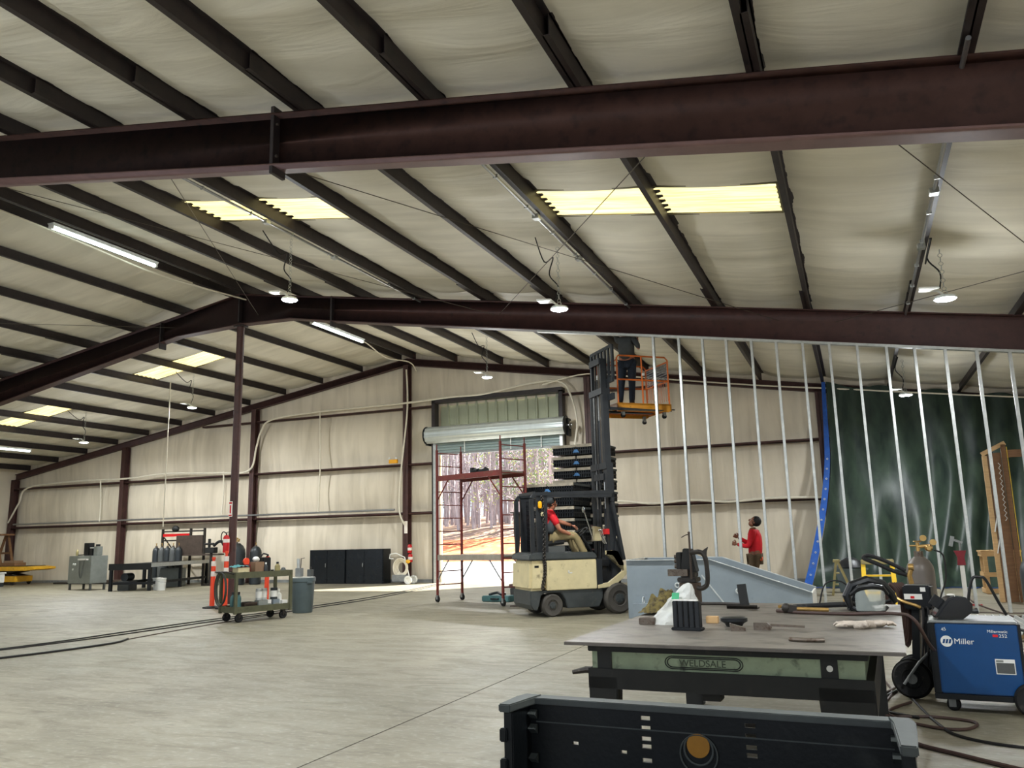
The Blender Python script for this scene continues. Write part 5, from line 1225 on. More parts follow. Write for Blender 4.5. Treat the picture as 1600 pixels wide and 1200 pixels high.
m = MB(); m.tube([(.04,-.02,.93),(.03,-.03,1.0),(.05,-.03,1.06)],.02,8); m.cyl((.03,-.03,1.07),(.07,-.03,1.07),.03,n=12); m.build('brass_torch_fitting', M['brass'], t)
m = MB(); m.tube(smooth_path([(.02,.0,1.0),(-.1,-.02,1.04),(-.22,-.03,1.1),(-.33,-.02,1.15),(-.28,.0,1.17),(-.15,0,1.12),(.0,0,1.04)],6),.018,8); m.build('torch_handles', M['rubber'], t)
for i in range(6):
    m = MB(); cx=-.13+.016*i; m.tube(smooth_path([(cx,-.03+.015*i,.93),(cx-.07,-.05+.015*i,.84),(cx-.06,-.05+.015*i,.62),(cx+.0,-.04+.015*i,.5-.02*i),(cx+.05,-.03+.015*i,.62),(cx+.05,-.03+.015*i,.85),(cx,-.03+.015*i,.93)],5)[:-1],.014,6,closed=True); m.build('coiled_lead', M['brown_cord'], t)
m = MB(); m.tube(smooth_path([(-.12,-.1,.84),(-.03,-.13,.79),(.06,-.13,.76),(.1,-.12,.74)],5),.013,8); m.build('brass_hook', M['brass'], t)
for i,(dx,zb_) in enumerate(((.1,.3),(.14,.26),(.18,.33))):
    m = MB(); m.tube(smooth_path([(dx,-.11,.74),(dx+.02,-.14,.72),(dx+.0,-.15,.5),(dx-.03,-.14,zb_)],5),.01,6); m.build('hanging_lead', M['cord'], t)
# floor cables
def fc(pts,r,m_,label,k=6,name='floor_cable',group=None): return line(name,[(x,y,r+.001) for x,y in pts],r,m_,label,'cable',k,group)
fc([(-.02,9.9),(.1,8.8),(.15,8.1),(.02,7.4),(-.1,7.35)],.01,'brown_cord','thin brown cable on the floor between the welding table and the cart')
fc([(.18,8.3),(.02,7.95),(-.2,8.3),(-.15,8.9),(.1,8.95)],.013,'brown_cord','brown cable looped on the floor beside the cart wheels')
fc([(.28,7.7),(.1,7.3),(.16,7.0),(.42,6.78),(.6,6.82),(.66,7.05),(.4,7.16),(.12,7.1),(-.05,7.25)],.011,'brown_cord','brown cable loop on the floor in front of the blue welder')
fc([(.3,7.85),(.36,7.3),(.42,6.9),(.5,6.6),(.7,6.42),(1.0,6.35),(1.6,6.4)],.010,'cord','thin dark cable running right across the floor below the blue welder')
fc([(.14,6.6),(.24,6.25),(.45,6.05),(.66,5.86),(.95,5.62)],.014,'brown_cord','thick dark cable on the floor right of the black container')
fc([(.2,8.2),(.06,7.8),(.0,7.5),(.1,7.25),(.3,7.1)],.012,'cord','short dark cable curling under the cart toward the table leg')
# three long lines across the floor on the left
fc([(-11.42,7.9),(-11.3,9.3),(-11.35,10.6),(-11.38,12.75),(-11.27,14.4),(-11.33,17.3),(-11.75,20.4),(-12.5,24)],.010,'cord','dark hose across the left floor, farthest of three, running to the door',8,'floor_hose')
fc([(-11.36,7.8),(-11.12,9.3),(-11.08,10.6),(-11.1,12.6),(-10.98,14.3),(-11.02,17.2),(-11.5,20.3),(-12.35,24)],.009,'cord','dark hose across the left floor, middle of three, running to the door',8,'floor_hose')
fc([(-10.5,7.3),(-10.28,8.2),(-10.2,9.2),(-10.42,9.7)],.015,'cord','thick dark hose end on the left floor, nearest the camera',8,'floor_hose')
fc([(-10.42,9.7),(-10.6,10.8),(-10.75,12.0),(-10.85,13.2),(-10.95,15.2)],.007,'brown_cord','thin brown cord running from the thick hose toward the olive cart',8,'floor_hose')

# ---------------------------------------------------------------- right-hand background
t = thing('step_ladder','yellow fibreglass step ladder standing in front of the green tarp','step ladder',(.04,13.0,0))
W_=.38; Hh=.97
for x in (0.0,W_): 
    m = MB(); m.bar((x-.03 if x==0 else x+.03,0,0),(x,.2,Hh-.04),.07,.06,up=(1,0,0)); m.build('front_rail', M['ladder'], t)
    m = MB(); m.bar((x-.02 if x==0 else x+.02,.62,0),(x,.28,Hh-.06),.05,.045,up=(1,0,0)); m.build('rear_rail', M['ladder'], t)
for i in range(3): z=.25+.24*i; m = MB(); m.rng(0,W_,.02+z*.2,.1+z*.2,z,z+.025); m.build('step', M['ladder'], t)
m = MB(); m.rng(-.03,W_+.03,.14,.32,Hh-.07,Hh); m.build('top_cap', M['ladderold'], t, bevel=.01)
t = thing('small_step_ladder','little faded tan step ladder by the foot of the tarp','step ladder',(-.55,19.6,0))
for s_ in (0,1):
    y=s_*.36
    m = MB(); m.bar((-.06,y,0),(.06,y,.72),.045,.03,up=(0,1,0)); m.build('front_rail', M['ladderold'], t)
    m = MB(); m.bar((.36,y,0),(.1,y,.7),.045,.03,up=(0,1,0)); m.build('rear_rail', M['ladderold'], t)
m = MB(); m.rng(-.0,.14,-.03,.39,.71,.76); m.build('top_cap', M['ladderold'], t)
for z in (.22,.46): m = MB(); m.rng(-.06+z*.16,.04+z*.16,.02,.34,z,z+.02); m.build('step', M['ladderold'], t)
t = thing('grey_tote','grey plastic tote standing beside the little tan step ladder','tote',(-.2,20.6,0))
m = MB(); m.lathe([(0,0),(.28,0),(.34,.5),(.37,.5),(.37,.54),(0,.54)],n=4); m.build('tub', M['can'], t, bevel=.01)
m = MB(); m.lathe([(.0,.54),(.3,.56),(.22,.7),(.08,.78),(0,.78)],n=14); m.build('black_bag', M['black'], t)
t = thing('roller_stand','material roller stand with red clamp and tilted grey head','stand',(1.72,17.3,0))
m = MB(); m.rng(-.035,.035,-.035,.035,.02,.86); m.build('square_post', M['paper'], t)
m = MB(); m.bar((-.25,0,.01),(.25,0,.01),.04,.03); m.bar((0,-.25,.01),(0,.25,.01),.04,.03); m.build('cross_foot', M['red'], t)
m = MB(); m.prism([(-.07,.72),(.06,.72),(.05,.86),(.09,.98),(-.11,.98),(-.06,.86)],-.05,.05); m.build('clamp_housing', mat('dark_red_clamp',(120,30,40),.5), t)
m = MB(); m.cyl((0,0,.98),(0,0,1.12),.015); m.bar((-.15,0,1.06),(-.1,0,1.24),.1,.06); m.bar((-.1,0,1.18),(.05,0,1.12),.04,.04); m.build('tilt_head', M['galvdark'], t)
t = thing('bent_frame','black bent tube frame leaning beside the roller stand','tube frame',(1.55,14.6,0))
m = MB(); m.tube(smooth_path([(-.1,0,.0),(-.06,0,.35),(.02,0,.62),(.12,0,.64),(.2,0,.6),(.34,0,.25),(.45,0,.02)],5),.022,8); m.build('tube', M['blackmetal'], t)
t = thing('wooden_crate','pale pine slatted crate standing before the tarp at the right edge','crate',(2.42,20.2,0))
for x in (0,.6):
    for y in (0,.5): m = MB(); m.rng(x,x+.08,y,y+.06,0,.86); m.build('post', M['wood'], t)
for z in (.02,.36,.78): m = MB(); m.rng(-.02,.7,-.025,0,z,z+.09); m.build('front_slat', M['wood'], t); m = MB(); m.rng(-.025,0,.01,.56,z,z+.09); m.build('side_slat', M['wood'], t)
m = MB(); m.rng(-.04,.72,-.04,.58,.87,.9); m.build('top_board', M['wood'], t)
t = thing('timber_rack','tall timber frame with white zigzag edging standing at the right edge','timber rack',(2.4,18.1,0),R(-3))
for x in (0,.33): m = MB(); m.rng(x-.03,x+.05,0,.1,0,2.95-.2*(x==0)); m.build('upright', M['wood' if x==0 else 'wooddark'], t)
m = MB(); m.bar((-.03,.05,2.78),(.38,.05,2.98),.1,.08); m.build('head_piece', M['wood'], t)
m = MB(); m.rng(.38,1.5,.02,.1,2.7,2.84); m.build('cross_beam', M['wooddark'], t)
m = MB(); m.rng(.06,.29,.07,.09,0,2.8); m.build('brown_web', M['wooddark'], t)
for x in (.1,.24):
    m = MB(); z=1.5
    pts=[]
    while z<2.6: pts.append((x+.018*(1 if int(round((z-1.5)/.05))%2 else -1),.0,z)); z+=.05
    m.tube(pts,.008,5); m.build('zigzag_strip', M['paper'], t)
m = MB(); m.rng(.39,.4,-.01,.0,0,2.9); m.build('yellow_edge', M['ladder'], t)
for z in (1.3,.9): m = MB(); m.bar((.02,-.06,z),(.08,-.08,z+.26),.015,.02); m.build('white_strap', M['white'], t)
t = thing('metal_decking','pale ribbed metal decking sheets lying on the floor behind the welder','decking',(1.15,12.3,0),R(-1))
m = MB(); pts=[]; x=0
while x<1.0: pts+=[(x,0.0),(x+.05,.0),(x+.065,.04),(x+.085,.04)]; x+=.1
m = MB(); m.prism([(p[0],p[1]+.06) for p in pts]+[(p[0],p[1]+.05) for p in reversed(pts)],0,2.2); m.build('ribbed_sheet', M['galv'], t)
m = MB(); m.rng(0,1.0,.1,.2,0,.048); m.build('batten', M['wood'], t); m = MB(); m.rng(0,1.0,1.9,2.0,0,.048); m.build('batten', M['wood'], t)
for y in (12.0,15.2): m = MB(); m.rng(.9,3.6,y-.02,y+.02,0,.02); tag(m.build('steel_strip', M['brownsteel']),'rusty steel strip lying on the floor '+('in front of' if y<13 else 'behind')+' the ribbed decking sheets','steel strip')
fc([(2.0,20),(1.9,17.6),(2.15,14.9)],.014,'brown_cord','brown cable on the floor between the crate and the decking sheets')

# ---------------------------------------------------------------- olive utility cart with its load
CO = V((-10.98,12.3,0)); CR = math.atan2(.95,.36); CL,CWd = 1.12,.55
def C2W(x,y,z=0): return CO+Matrix.Rotation(CR,3,'Z')@V((x,y,z))
# local x = long axis (away), local y = to the left
t = thing('utility_cart','olive two shelf steel utility cart loaded with cans and bottles','cart',tuple(C2W(0,-CWd,0)),CR)
for z in (.19,.80):
    m = MB(); m.rng(0,CL,0,CWd,z,z+.012); m.rng(0,CL,-.012,.0,z-.02,z+.09); m.rng(0,CL,CWd,CWd+.012,z-.02,z+.09); m.rng(-.012,0,0,CWd,z-.02,z+.09); m.rng(CL,CL+.012,0,CWd,z-.02,z+.09); m.build('shelf', M['olive'], t)
for x in (0,CL):
    for y in (0,CWd): m = MB(); m.rng(x-.025,x+.025,y-.025,y+.025,.15,.89); m.build('corner_post', M['olive'], t)
for x in (.1,CL-.12):
    for y in (.05,CWd-.05):
        m = MB(); m.rng(x-.04,x+.04,y-.03,y+.03,.15,.17); m.rng(x-.02,x+.02,y-.03,y-.024,.08,.16); m.rng(x-.02,x+.02,y+.024,y+.03,.08,.16); o=m.build('caster_fork', M['darksteel'], t)
        m = MB(); wheel(m,(x,y,.075),.075,.036); m.build('caster_wheel', M['rubber'], o)
m = MB(); m.tube([(-.02,.06,.86),(-.16,.06,.9),(-.16,CWd-.06,.9),(-.02,CWd-.06,.86)],.014,8); m.build('push_handle', M['darksteel'], t)
def item(name,label,cat,x,y,zs,grp=None): return thing(name,label,cat,tuple(C2W(x,y-CWd,zs)),CR,grp)
TS,BS=.813,.203
t = item('small_parts_box','cream parts box under a teal cloth at the near end of the cart top','box',.14,.14,TS)
m = MB(); m.rng(-.08,.12,-.09,.09,0,.12); m.build('box_body', M['cream'], t, bevel=.004)
t = item('teal_cloth','crumpled teal cloth draped over the cream box on the cart','cloth',.14,.15,TS+.125)
m = MB(); m.grid(lambda u,v: ((u-.5)*.3,(v-.5)*.26,.0+.05*abs(noise.noise(V((u*4,v*4,1))))+.02*math.sin(u*PI)),14,14); m.build('folds', M['teal'], t)
t = item('red_tape_gun','orange-red tape dispenser on the cart top beside the teal cloth','tape dispenser',.36,.3,TS)
m = MB(); m.cyl((0,.0,.2),(0,.04,.2),.05,n=20); m.build('roll', M['postorange'], t); m = MB(); m.rng(-.05,.07,-.02,.05,0,.16); m.build('dispenser', mat('dull_red_box',(120,50,50),.6), t, bevel=.01)
t = item('cardboard_box','brown cardboard box on the cart top, behind the red dispenser','box',.52,.22,TS)
m = MB(); m.rng(-.08,.08,-.1,.12,0,.19); m.build('carton', M['cardboard'], t, bevel=.003)
t = item('rag_ball','wadded white rag resting on the brown cardboard box','rag',.5,.22,TS+.2)
m = MB(); m.ball((0,0,.05),.055,(1.2,1,.85),10,8); m.ball((.05,.03,.04),.04); m.build('wad', M['white'], t)
t = item('battery_charger','black upright charger box on the cart top with cable over it','charger',.72,.3,TS)
m = MB(); m.rng(-.07,.08,-.08,.1,0,.25); m.build('housing', M['black'], t, bevel=.01); m = MB(); m.tube(smooth_path([(-.06,0,.26),(0,.03,.3),(.06,-.02,.28),(.04,0,.26)],5),.012,6); m.build('cable', M['cord'], t); m = MB(); m.rng(.081,.09,-.06,.08,0,.24); m.build('white_side', M['paper'], t)
def bottle(x,y,z,label,mt,h=.17,r=.035,cap='black',grp=None):
    t = item('spray_bottle',label,'bottle',x,y,z,grp)
    m = MB(); m.lathe([(0,0),(r,0),(r,h*.62),(r*.9,h*.72),(r*.4,h*.82),(r*.4,h*.86),(0,h*.86)],n=14); m.build('bottle_body', M[mt], t)
    m = MB(); m.lathe([(0,h*.86),(r*.5,h*.86),(r*.45,h),(0,h)],n=12); m.build('cap', M[cap], t)
bottle(.63,.08,TS,'small dark bottle with white cap in front of the black charger','cyldark',.18,.03,'white')
bottle(.9,.12,TS,'pale squat bottle with a black cap on the cart top','ladderold',.18,.045)
bottle(1.0,.3,TS,'small white jug near the far end of the cart top','white',.14,.05)
t = item('dust_mask','grey rounded cup lying at the far end of the cart top','cup',1.05,.16,TS)
m = MB(); m.lathe([(0,0),(.05,0),(.05,.05),(.03,.09),(0,.1)],n=14); m.build('shell', M['greydark'], t)
for o_ in [o for o in bpy.data.objects if o.parent is None and o.type=='EMPTY' and abs(o.location.z-TS)<.002]: o_.scale=(1.15,1.15,1.3)
for o_ in bpy.data.objects: o_['_pre']=1
bpy.data.objects['teal_cloth'].location.z=TS+.16; bpy.data.objects['rag_ball'].location.z=TS+.25
# lower shelf
for k,(x,y) in enumerate(((.1,.12),(.17,.2),(.08,.26))): bottle(x,y,BS,f'teal spray bottle on the lower cart shelf, {ORD[k]} from the front','tealcase',.27,.04)
t = item('parts_tray','olive-brown open parts tray on the lower cart shelf','tray',.36,.2,BS)
m = MB(); m.rng(-.1,.1,-.12,.12,0,.01); m.rng(-.1,.1,-.12,-.11,0,.11); m.rng(-.1,.1,.11,.12,0,.11); m.rng(-.1,-.09,-.11,.11,0,.11); m.rng(.09,.1,-.11,.11,0,.11); m.build('tray_body', M['brownsteel'], t)
def can_(x,y,z,label,mt,r=.06,h=.15):
    t = item('paint_can',label,'can',x,y,z)
    m = MB(); m.lathe([(0,0),(r,0),(r,h-.01),(r*1.03,h-.005),(r*1.0,h),(r*.8,h),(r*.8,h-.006),(0,h-.006)],n=20); m.build('tin', M[mt], t)
    m = MB(); m.lathe([(r+.001,h*.2),(r+.0015,h*.75)],n=20); m.build('label_band', M['paper'], t)
def bx(x,y,z,sx,sy,sz,label,mt,name='carton_box'):
    t = item(name,label,'box',x,y,z); m = MB(); m.rng(-sx/2,sx/2,-sy/2,sy/2,0,sz); m.build('carton', M[mt], t, bevel=.003)
    m = MB(); m.rng(-sx/2+.01,sx/2-.01,-sy/2-.002,-sy/2-.0005,sz*.3,sz*.6); m.build('print_band', M['grey'], t)
bx(.58,.12,BS,.17,.15,.13,'pale grey carton under the first pair of cans on the lower shelf','grey'); bx(.71,.13,BS,.08,.14,.13,'narrow pale carton in the middle of the lower shelf','paper')
can_(.53,.12,BS+.163,'silver paint can stacked on the pale grey carton, nearer one','galv',.055,.17); can_(.64,.14,BS+.163,'silver paint can stacked on the pale grey carton, farther one','galv',.055,.17)
bx(.86,.13,BS,.12,.15,.13,'pale blue-grey carton at the far half of the lower shelf','bluegrey'); can_(.84,.12,BS+.163,'dark blue paint can on the blue-grey carton','cyldark',.06,.17); bottle(.96,.16,BS,'white round jug standing behind the dark blue can','white',.28,.055,'white')
bx(1.03,.1,BS,.1,.12,.11,'white carton at the far end of the lower shelf','paper')
for o_ in [o for o in bpy.data.objects if o.parent is None and o.type=='EMPTY' and (abs(o.location.z-BS)<.002 or abs(o.location.z-BS-.163)<.002)]: o_.scale=(1.1,1.1,1.22)
for o_ in bpy.data.objects:
    if '_pre' in o_: del o_['_pre']
# coil of hose on the cart handle
t = thing('hose_coil','looped green-grey hose hanging from the cart handle','hose',tuple(C2W(-.16,-.3,.62)),CR)
for i in range(4): m = MB(); m.tube([(-.02+.012*i,.2*math.cos(a)*(1-.04*i),.3*math.sin(a)*(1-.03*i)-.02) for a in [2*PI*k/30 for k in range(30)]],.011,6,closed=True); m.build('hose_loop', M['olive' if i%2 else 'cyldark'], t)
# trash can with tools
t = thing('trash_can','round grey plastic trash can standing behind the end of the cart','trash can',(-10.56,14.2,0))
m = MB(); m.lathe([(0,0),(.19,0),(.2,.02),(.235,.6),(.25,.62),(.25,.69),(.225,.69),(.18,.04),(0,.04)],n=32); m.build('bin_body', M['can'], t)
for a in (-.4,PI-.4): m = MB(); m.box((.255*math.cos(a),.255*math.sin(a),.6),(.05,.12,.05),rz=a); m.build('handle', M['can'], t, bevel=.01)
m = MB(); m.lathe([(0,.66),(.22,.67),(.235,.7),(.24,.695)],n=24); m.build('bag_liner', M['paper'], t)
t = thing('metal_canister','silver square canister with hand pump on top of the trash can','canister',(-10.6,14.12,.715))
m = MB(); m.rng(-.07,.07,-.05,.05,0,.17); m.build('tin_body', M['galvdark'], t, bevel=.008); m = MB(); m.cyl((-.02,0,.17),(-.03,0,.36),.035,n=14); m.build('pump_cylinder', M['galv'], t); m = MB(); m.tube([(.03,0,.17),(.04,0,.36),(.12,0,.37)],.008,6); m.build('pump_rod', M['darksteel'], t)
t = thing('dark_canister','small dark square canister on the right of the trash can top','canister',(-10.4,14.22,.715))
m = MB(); m.rng(-.05,.05,-.05,.05,0,.14); m.build('tin_body', M['greydark'], t, bevel=.008); m = MB(); m.cyl((0,0,.14),(0,0,.19),.018); m.build('spout', M['darksteel'], t)

# delineators round the column
def post(x,y,label,h=1.12):
    t = thing('traffic_delineator', label, 'traffic post', (x,y,0), 0, 'orange delineator posts')
    m = MB(); m.lathe([(0,0),(.2,0),(.2,.03),(.08,.05),(0,.05)],n=8); m.build('rubber_base', M['rubber'], t)
    m = MB(); m.lathe([(.055,.05),(.05,h*.9),(.03,h*.91),(.028,h*.95),(.04,h*.955),(.04,h),(0,h)],n=18); m.build('tube', M['postorange'], t)
    for z in (.62,.82): m = MB(); m.lathe([(.0535,h*z),(.0545,h*z+.002),(.0535,h*z+.11)],n=18); m.build('reflective_band', M['reflect'], t)
post(-13.5,14.85,'orange delineator post with white bands, left one in front of the centre column')
post(-13.05,14.75,'orange delineator post with white bands, right beside the hose coil',1.25)
post(-12.85,15.9,'orange delineator post with white bands, seen behind the cart shelves',1.1)
t = thing('fire_extinguisher','big red fire extinguisher with black hose hung on the centre column','fire extinguisher',(-14.0,15.79,1.2),0); t.scale=(.85,.85,.85)
m = MB(); m.lathe([(0,0),(.085,0),(.09,.03),(.09,.4),(.07,.46),(.03,.49),(0,.49)],n=20); m.build('tank', M['red'], t)
m = MB(); m.lathe([(.091,.28),(.092,.3),(.091,.38)],n=20); m.build('label_band', M['reflect'], t)
m = MB(); m.cyl((0,0,.49),(0,0,.53),.02); m.bar((-.02,0,.55),(.1,0,.58),.02,.015); m.build('valve_handle', M['blackmetal'], t)
m = MB(); m.tube(smooth_path([(0,0,.53),(-.1,-.02,.58),(-.16,-.03,.48),(-.14,-.03,.3),(-.1,-.02,.2)],6),.015,8); m.build('discharge_hose', M['rubber'], t)
for k,(x,z,l) in enumerate(((-13.72,.98,'upper')  ,(-13.7,.68,'lower'))):
    t = thing('small_fire_extinguisher',f'small red fire extinguisher on the column beside the roller door, {l} one','fire extinguisher',(x,24.15,z))
    m = MB(); m.lathe([(0,0),(.07,0),(.075,.02),(.075,.22),(.05,.27),(0,.28)],n=16); m.build('tank', M['red'], t)
    m = MB(); m.lathe([(.076,.08),(.077,.1),(.076,.17)],n=16); m.build('label_band', M['reflect'], t)
    m = MB(); m.bar((-.02,0,.3),(.06,0,.33),.02,.02); m.build('valve_handle', M['blackmetal'], t)
m = MB(); m.rng(-14.0,-13.88,24.26,24.275,1.62,2.02); tag(m.build('safety_sign', M['reflect']),'narrow white and red sign on the column beside the door','sign')
t = thing('emergency_light','small yellow-white emergency light unit on the wall girt left of the door','emergency light',(-14.35,24.2,3.98))
m = MB(); m.rng(-.2,.12,-.05,.05,0,.13); m.build('unit', M['amber'], t, bevel=.01); 
for x in (-.16,.1): m = MB(); m.ball((x,-.05,.17),.045); m.build('lamp_head', M['white'], t)

# black cabinets
for k,(x0,l) in enumerate(((-17.5,'left'),(-16.02,'right'))):
    t = thing('storage_cabinet',f'low black steel storage cabinet against the back wall, the {l} of two','cabinet',(x0,23.86,0),0,'black storage cabinets')
    m = MB(); m.rng(0,1.45,.02,.5,0.0,1.13); m.build('carcass', M['cabinet'], t, bevel=.004)
    for i in range(2):
        m = MB(); m.rng(.015+.715*i,.715+.715*i,0,.019,.02,1.11); dr = m.build('door', M['cabinet'], t, bevel=.003)
        if i==0: m = MB(); m.rng(.66,.69,-.03,-.001,.55,.68); m.build('handle', M['chrome'], dr, bevel=.004)
# pressure washer cart
t = thing('hose_reel_cart','white hose coil on a small wheeled cart right of the black cabinets','hose reel',(-13.75,23.65,0))
for i in range(5): m = MB(); m.tube([(.0+(.27-.03*i)*math.cos(a),-.06+.025*i,.52+(.3-.03*i)*math.sin(a)) for a in [2*PI*k/28 for k in range(28)]],.016,6,closed=True); m.build('hose_loop', M['hose'], t)
m = MB(); m.tube([(.32,0,.15),(.12,0,.85),(-.2,0,.98),(-.42,0,.95),(-.44,0,.82),(-.3,0,.8)],.02,8); m.build('handle', M['white'], t)
m = MB(); m.rng(-.28,.25,-.15,.15,.08,.3); m.build('pump_body', M['galvdark'], t, bevel=.02)
for y in (-.18,.18): m = MB(); wheel(m,(.35,y,.14),.14,.05); m.build('wheel', M['white'], t)
m = MB(); m.ball((.3,-.1,.72),.08,(1,.6,.8)); m.build('yellow_cap', M['yellow'], t)

# gas cylinders behind the centre column
t1 = cylinder(-20.1,23.2,.31,1.42,'dark gas cylinder with regulator against the wall behind the cart, front one','cyldark',True,0,0,None)
t2 = cylinder(-19.55,23.55,.2,1.3,'second dark gas cylinder against the wall, right beside the regulator one','cyldark',False,0,0,None)

# ---------------------------------------------------------------- long bench and rack at left
BA = V((-20.85,20.15,0)); BR = math.atan2(.954,-.30); BL,BW = 4.1,1.4
# local x along the long side (away), local y to the left
t = thing('long_workbench','long dark steel workbench with bright front rail at the left','workbench',tuple(BA),BR)
m = MB(); m.rng(0,BL,0,BW,.80,.84); m.build('slatted_top', M['tableblack'], t)
m = MB(); m.rng(0,BL,-.03,-.001,.74,.86); m.build('bright_front_rail', M['galv'], t)
m = MB(); m.rng(-.03,-.001,0,BW,.66,.86); m.build('end_rail', M['tableblack'], t)
for x in (.04,BL*.5,BL-.08):
    for y in (.03,BW-.08): m = MB(); m.rng(x,x+.09,y,y+.09,0,.8); m.build('leg', M['blackmetal'], t)
for y in (.05,BW-.07): m = MB(); m.rng(.1,BL-.1,y,y+.06,.2,.28); m.build('lower_rail', M['blackmetal'], t)
m = MB(); m.rng(.05,.11,.12,BW-.1,.2,.28); m.build('lower_rail', M['blackmetal'], t)
def B2W(x,y,z=0): return BA+Matrix.Rotation(BR,3,'Z')@V((x,y,z))
for k,(x,l) in enumerate(((.22,'by the bench leg'),(.55,'further along under the bench'))):
    t = thing('white_bucket','white plastic bucket '+l,'bucket',tuple(B2W(x,-.25+.3*k,0)))
    m = MB(); m.lathe([(0,0),(.13,0),(.15,.36),(.16,.36),(.16,.38),(0,.38)],n=20); m.build('pail', M['buckets'], t)
    m = MB(); m.torus((0,0,.3),(.3,0,1),.17,.005,20,5); m.build('bail_handle', M['galvdark'], t)
t = thing('bench_motor','dark blue motor unit sitting under the near end of the bench','motor',tuple(B2W(.6,1.1,0)),BR)
m = MB(); m.rng(-.25,.25,-.2,.2,0.0,.3); m.build('unit_base', M['greydark'], t, bevel=.02); m = MB(); m.cyl((-.2,0,.42),(.2,0,.42),.13,n=18); m.build('motor_barrel', M['cyldark'], t)
t = thing('floor_tool_box','grey tool cabinet standing under the middle of the long bench','tool box',tuple(B2W(2.6,.6,0)),BR)
m = MB(); m.rng(-.25,.25,-.35,.35,0,.62); m.build('box_body', M['grey'], t, bevel=.01); m = MB(); m.rng(-.15,.15,-.36,-.35,.28,.3); m.build('drawer_pull', M['galv'], t)
# rack behind the bench with cylinders
t = thing('cylinder_rack','steel rack with red cross bars against the back wall behind the long bench','rack',(-24.0,23.6,0))
for x in (0,1.35,2.0): m = MB(); m.rng(x,x+.07,0,.07,0,2.0); m.build('rack_post', M['darksteel'], t)
m = MB(); m.rng(.07,1.35,0.01,.06,1.72,1.82); m.build('red_bar', M['red'], t)
for z in (1.55,1.88): m = MB(); m.rng(.07,2.0,.01,.05,z,z+.05); m.build('cross_bar', M['darksteel'], t)
m = MB(); m.bar((.1,.03,1.7),(.9,.03,.9),.04,.03); m.build('diagonal', M['darksteel'], t); m = MB(); m.bar((1.2,.03,1.7),(1.95,.03,1.1),.04,.03); m.build('diagonal', M['darksteel'], t)
m = MB(); m.rng(.75,2.0,-.02,.0,1.05,1.75); m.build('backing_plate', M['brownsteel'], t)
m = MB(); m.rng(1.0,3.0,-.3,.0,1.02,1.08); m.build('side_shelf', M['brownsteel'], t)
m = MB(); m.ball((.68,.0,2.0),.15,(1.1,.6,.8)); m.build('round_head', M['tableblack'], t)
for i in range(5): cylinder(-23.85+.27*i,23.25,.125,1.34,f'slim grey-green gas cylinder in the rack behind the bench, {ORD[i]} from the left','greydark' if i%2 else 'cyldark',False,0,0,'rack gas cylinders')
t = thing('pipe_machine','dark pipe cutting machine with curved arm beside the centre column','machine',(-20.95,22.9,0))
m = MB(); m.rng(-.25,.25,-.15,.15,0,.05); m.cyl((0,0,.05),(0,0,1.1),.05); m.build('stand_post', M['darksteel'], t)
m = MB(); m.rng(-.2,.2,-.1,.1,1.1,1.3); m.cyl((-.1,0,1.3),(-.1,0,1.6),.05); m.cyl((-.3,0,1.42),(.1,0,1.42),.04); m.build('head_block', M['tableblack'], t, bevel=.01)
m = MB(); m.tube(smooth_path([(.1,0,1.35),(.35,0,1.5),(.6,0,1.4),(.72,0,1.05),(.72,0,.8)],6),.05,8); m.build('curved_arm', M['rubber'], t)
# machine control cabinet
t = thing('machine_cabinet','grey steel machine cabinet on legs standing left of the long bench','machine cabinet',(-24.75,20.35,0),R(-8))
m = MB(); m.rng(0,1.25,0,.6,.22,1.12); m.build('cabinet_body', M['grey'], t, bevel=.01)
for x in (.03,1.17):
    for y in (.03,.52): m = MB(); m.rng(x,x+.06,y,y+.06,0,.22); m.build('leg', M['greydark'], t)
for i,(x,z) in enumerate(((.28,.85),(.38,.84),(.28,.68))): m = MB(); m.cyl((x,-.02,z),(x,0,z),.035,n=12); m.build('dial', M['white'], t)
m = MB(); m.rng(.62,1.1,-.08,-.0,.98,1.03); m.build('cable_shelf', M['paper'], t)
m = MB(); m.tube(smooth_path([(.7,-.05,.98),(.72,-.06,.6),(.8,-.05,.4),(.88,-.05,.7),(.95,-.05,.98)],5),.014,6); m.build('hanging_cord', M['greydark'], t)
m = MB(); m.rng(-.15,0,.1,.2,.92,.97); m.build('side_handle', M['blackmetal'], t)
def on_cab(n,l,c,x,y): return thing(n,l,c,tuple(V((-24.75,20.35,1.125))+Matrix.Rotation(R(-8),3,'Z')@V((x,y,0))),R(-8))
t = on_cab('black_speaker','tall black box standing on the grey machine cabinet','box',.62,.3); m = MB(); m.rng(-.14,.14,-.1,.1,0,.42); m.build('box_body', M['black'], t, bevel=.01); m = MB(); m.rng(-.1,.1,-.105,-.1,.05,.37); m.build('grille', M['blackmetal'], t)
t = on_cab('small_device','small black device with pale top beside the tall black box','device',.88,.3); m = MB(); m.rng(-.09,.09,-.1,.1,0,.24); m.build('device_body', M['black'], t, bevel=.01); m = MB(); m.rng(-.08,.08,-.09,.09,.242,.27); m.build('pale_lid', M['paper'], t)
t = on_cab('control_box','grey control box at the right end of the machine cabinet','control box',1.13,.3); m = MB(); m.rng(-.1,.1,-.1,.1,0,.3); m.build('control_body', M['grey'], t, bevel=.01); m = MB(); m.rng(-.07,.03,-.05,.05,.302,.37); m.build('black_cap', M['black'], t)
t = on_cab('oil_bottle','pale oil bottle at the left end of the machine cabinet','bottle',.12,.2); m = MB(); m.lathe([(0,0),(.04,0),(.045,.12),(.015,.2),(0,.22)],n=12); m.build('bottle_body', M['ladderold'], t)
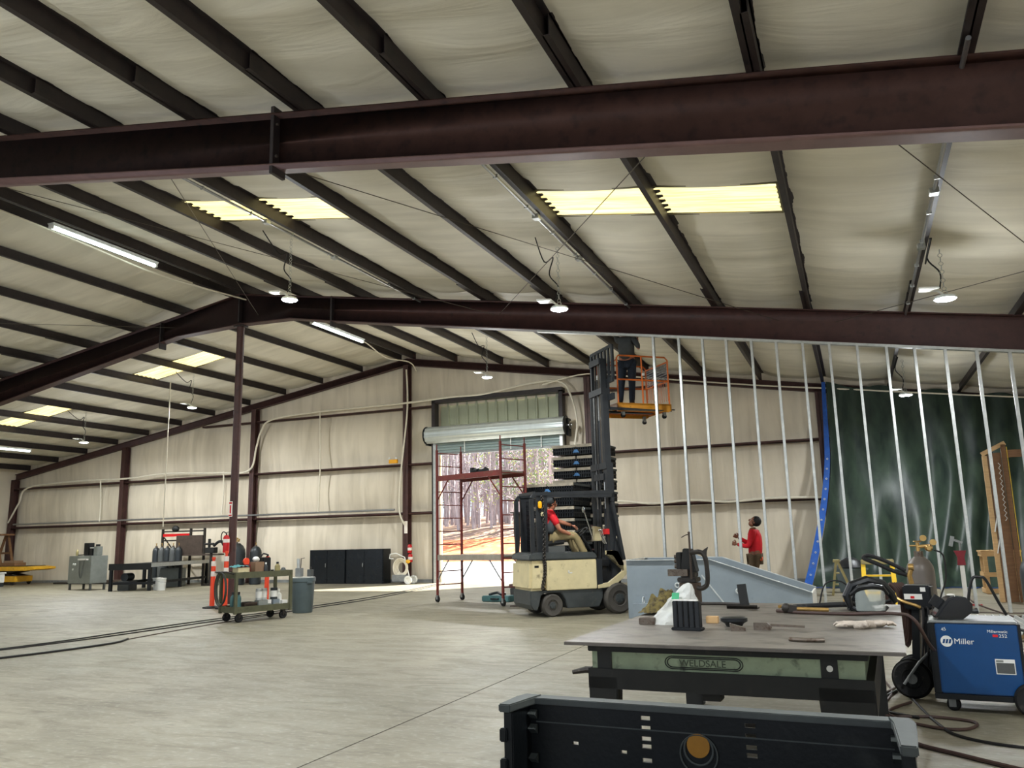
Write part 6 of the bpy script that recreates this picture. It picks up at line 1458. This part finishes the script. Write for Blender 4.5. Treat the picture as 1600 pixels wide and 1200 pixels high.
t = on_cab('flat_tool','dark flat tool lying on the machine cabinet','tool',.34,.2); m = MB(); m.bar((-.12,0,.02),(.14,.04,.03),.08,.03); m.build('tool_body', M['tableblack'], t)
# yellow lift table at far left
t = thing('scissor_lift','low yellow scissor lift table at the far left of the hall','lift table',(-32.75,23.3,0),R(2))
m = MB(); m.rng(-.4,2.6,-.5,.5,.55,.72); m.prism([(2.6,.55),(3.0,.6),(3.0,.68),(2.6,.72)],-.5,.5); m.build('platform', M['yellow'], t, bevel=.01)
m = MB(); m.rng(-.4,2.5,-.45,.45,.72,.74); m.build('deck_plate', M['darksteel'], t)
m = MB(); m.rng(-.2,1.9,-.4,.4,.12,.34); m.build('base', M['yellow'], t, bevel=.01)
for y in (-.3,.3): m = MB(); m.bar((-.1,y,.3),(1.8,y,.56),.05,.1); m.build('scissor_arm', M['darksteel'], t); m = MB(); m.bar((-.1,y+.06,.56),(1.8,y+.06,.3),.05,.1); m.build('scissor_arm', M['darksteel'], t)
for x in (0,1.75):
    for y in (-.36,.36): m = MB(); wheel(m,(x,y,.1),.1,.06); m.build('wheel', M['rubber'], t)
t = thing('timber_trestle','old brown timber trestle standing on the yellow lift table','trestle',(-32.3,23.3,.745))
for y in (-.25,.25):
    m = MB(); m.bar((-.5,y,0),(-.05,y,1.2),.09,.05); m.build('leg', M['wooddark'], t); m = MB(); m.bar((.5,y,0),(.1,y,1.2),.09,.05); m.build('leg', M['wooddark'], t)
    m = MB(); m.bar((-.32,y,.5),(.35,y,.5),.05,.08); m.build('tie', M['wooddark'], t)
m = MB(); m.rng(-.3,.4,-.3,.3,1.2,1.27); m.build('top_beam', M['wooddark'], t)
t = thing('cable_spool','flat brown timber offcut lying on the yellow lift table','timber',(-31.2,23.2,.745)); m = MB(); m.rng(-.5,.3,-.25,.25,0,.12); m.build('board', M['wooddark'], t); m = MB(); m.rng(-.4,.2,-.2,.2,.121,.2); m.build('upper_board', M['cardboard'], t)
t['category']='timber'; t.name='timber_offcut'
t = thing('storage_tote','pale plastic storage tote with dark lid at the left edge','tote',(-30.75,21.9,0),R(4))
m = MB(); m.rng(-.5,.45,-.25,.25,.14,.48); m.build('tub', M['buckets'], t, bevel=.02); m = MB(); m.rng(-.53,.48,-.28,.28,.48,.53); m.build('lid_rim', M['white'], t, bevel=.01); m = MB(); m.rng(-.5,.42,-.24,.24,0,.14); m.build('dark_base', M['cyldark'], t)
t = thing('steel_plate','dark flat steel plates lying on the floor along the back wall at the left','steel plate',(-29.6,24.0,0)); m = MB(); m.rng(0,4.6,-.3,.25,0,.06); m.build('plate', M['darksteel'], t); m = MB(); m.rng(.8,3.9,-.2,.2,.061,.14); m.build('upper_plate', M['brownsteel'], t)
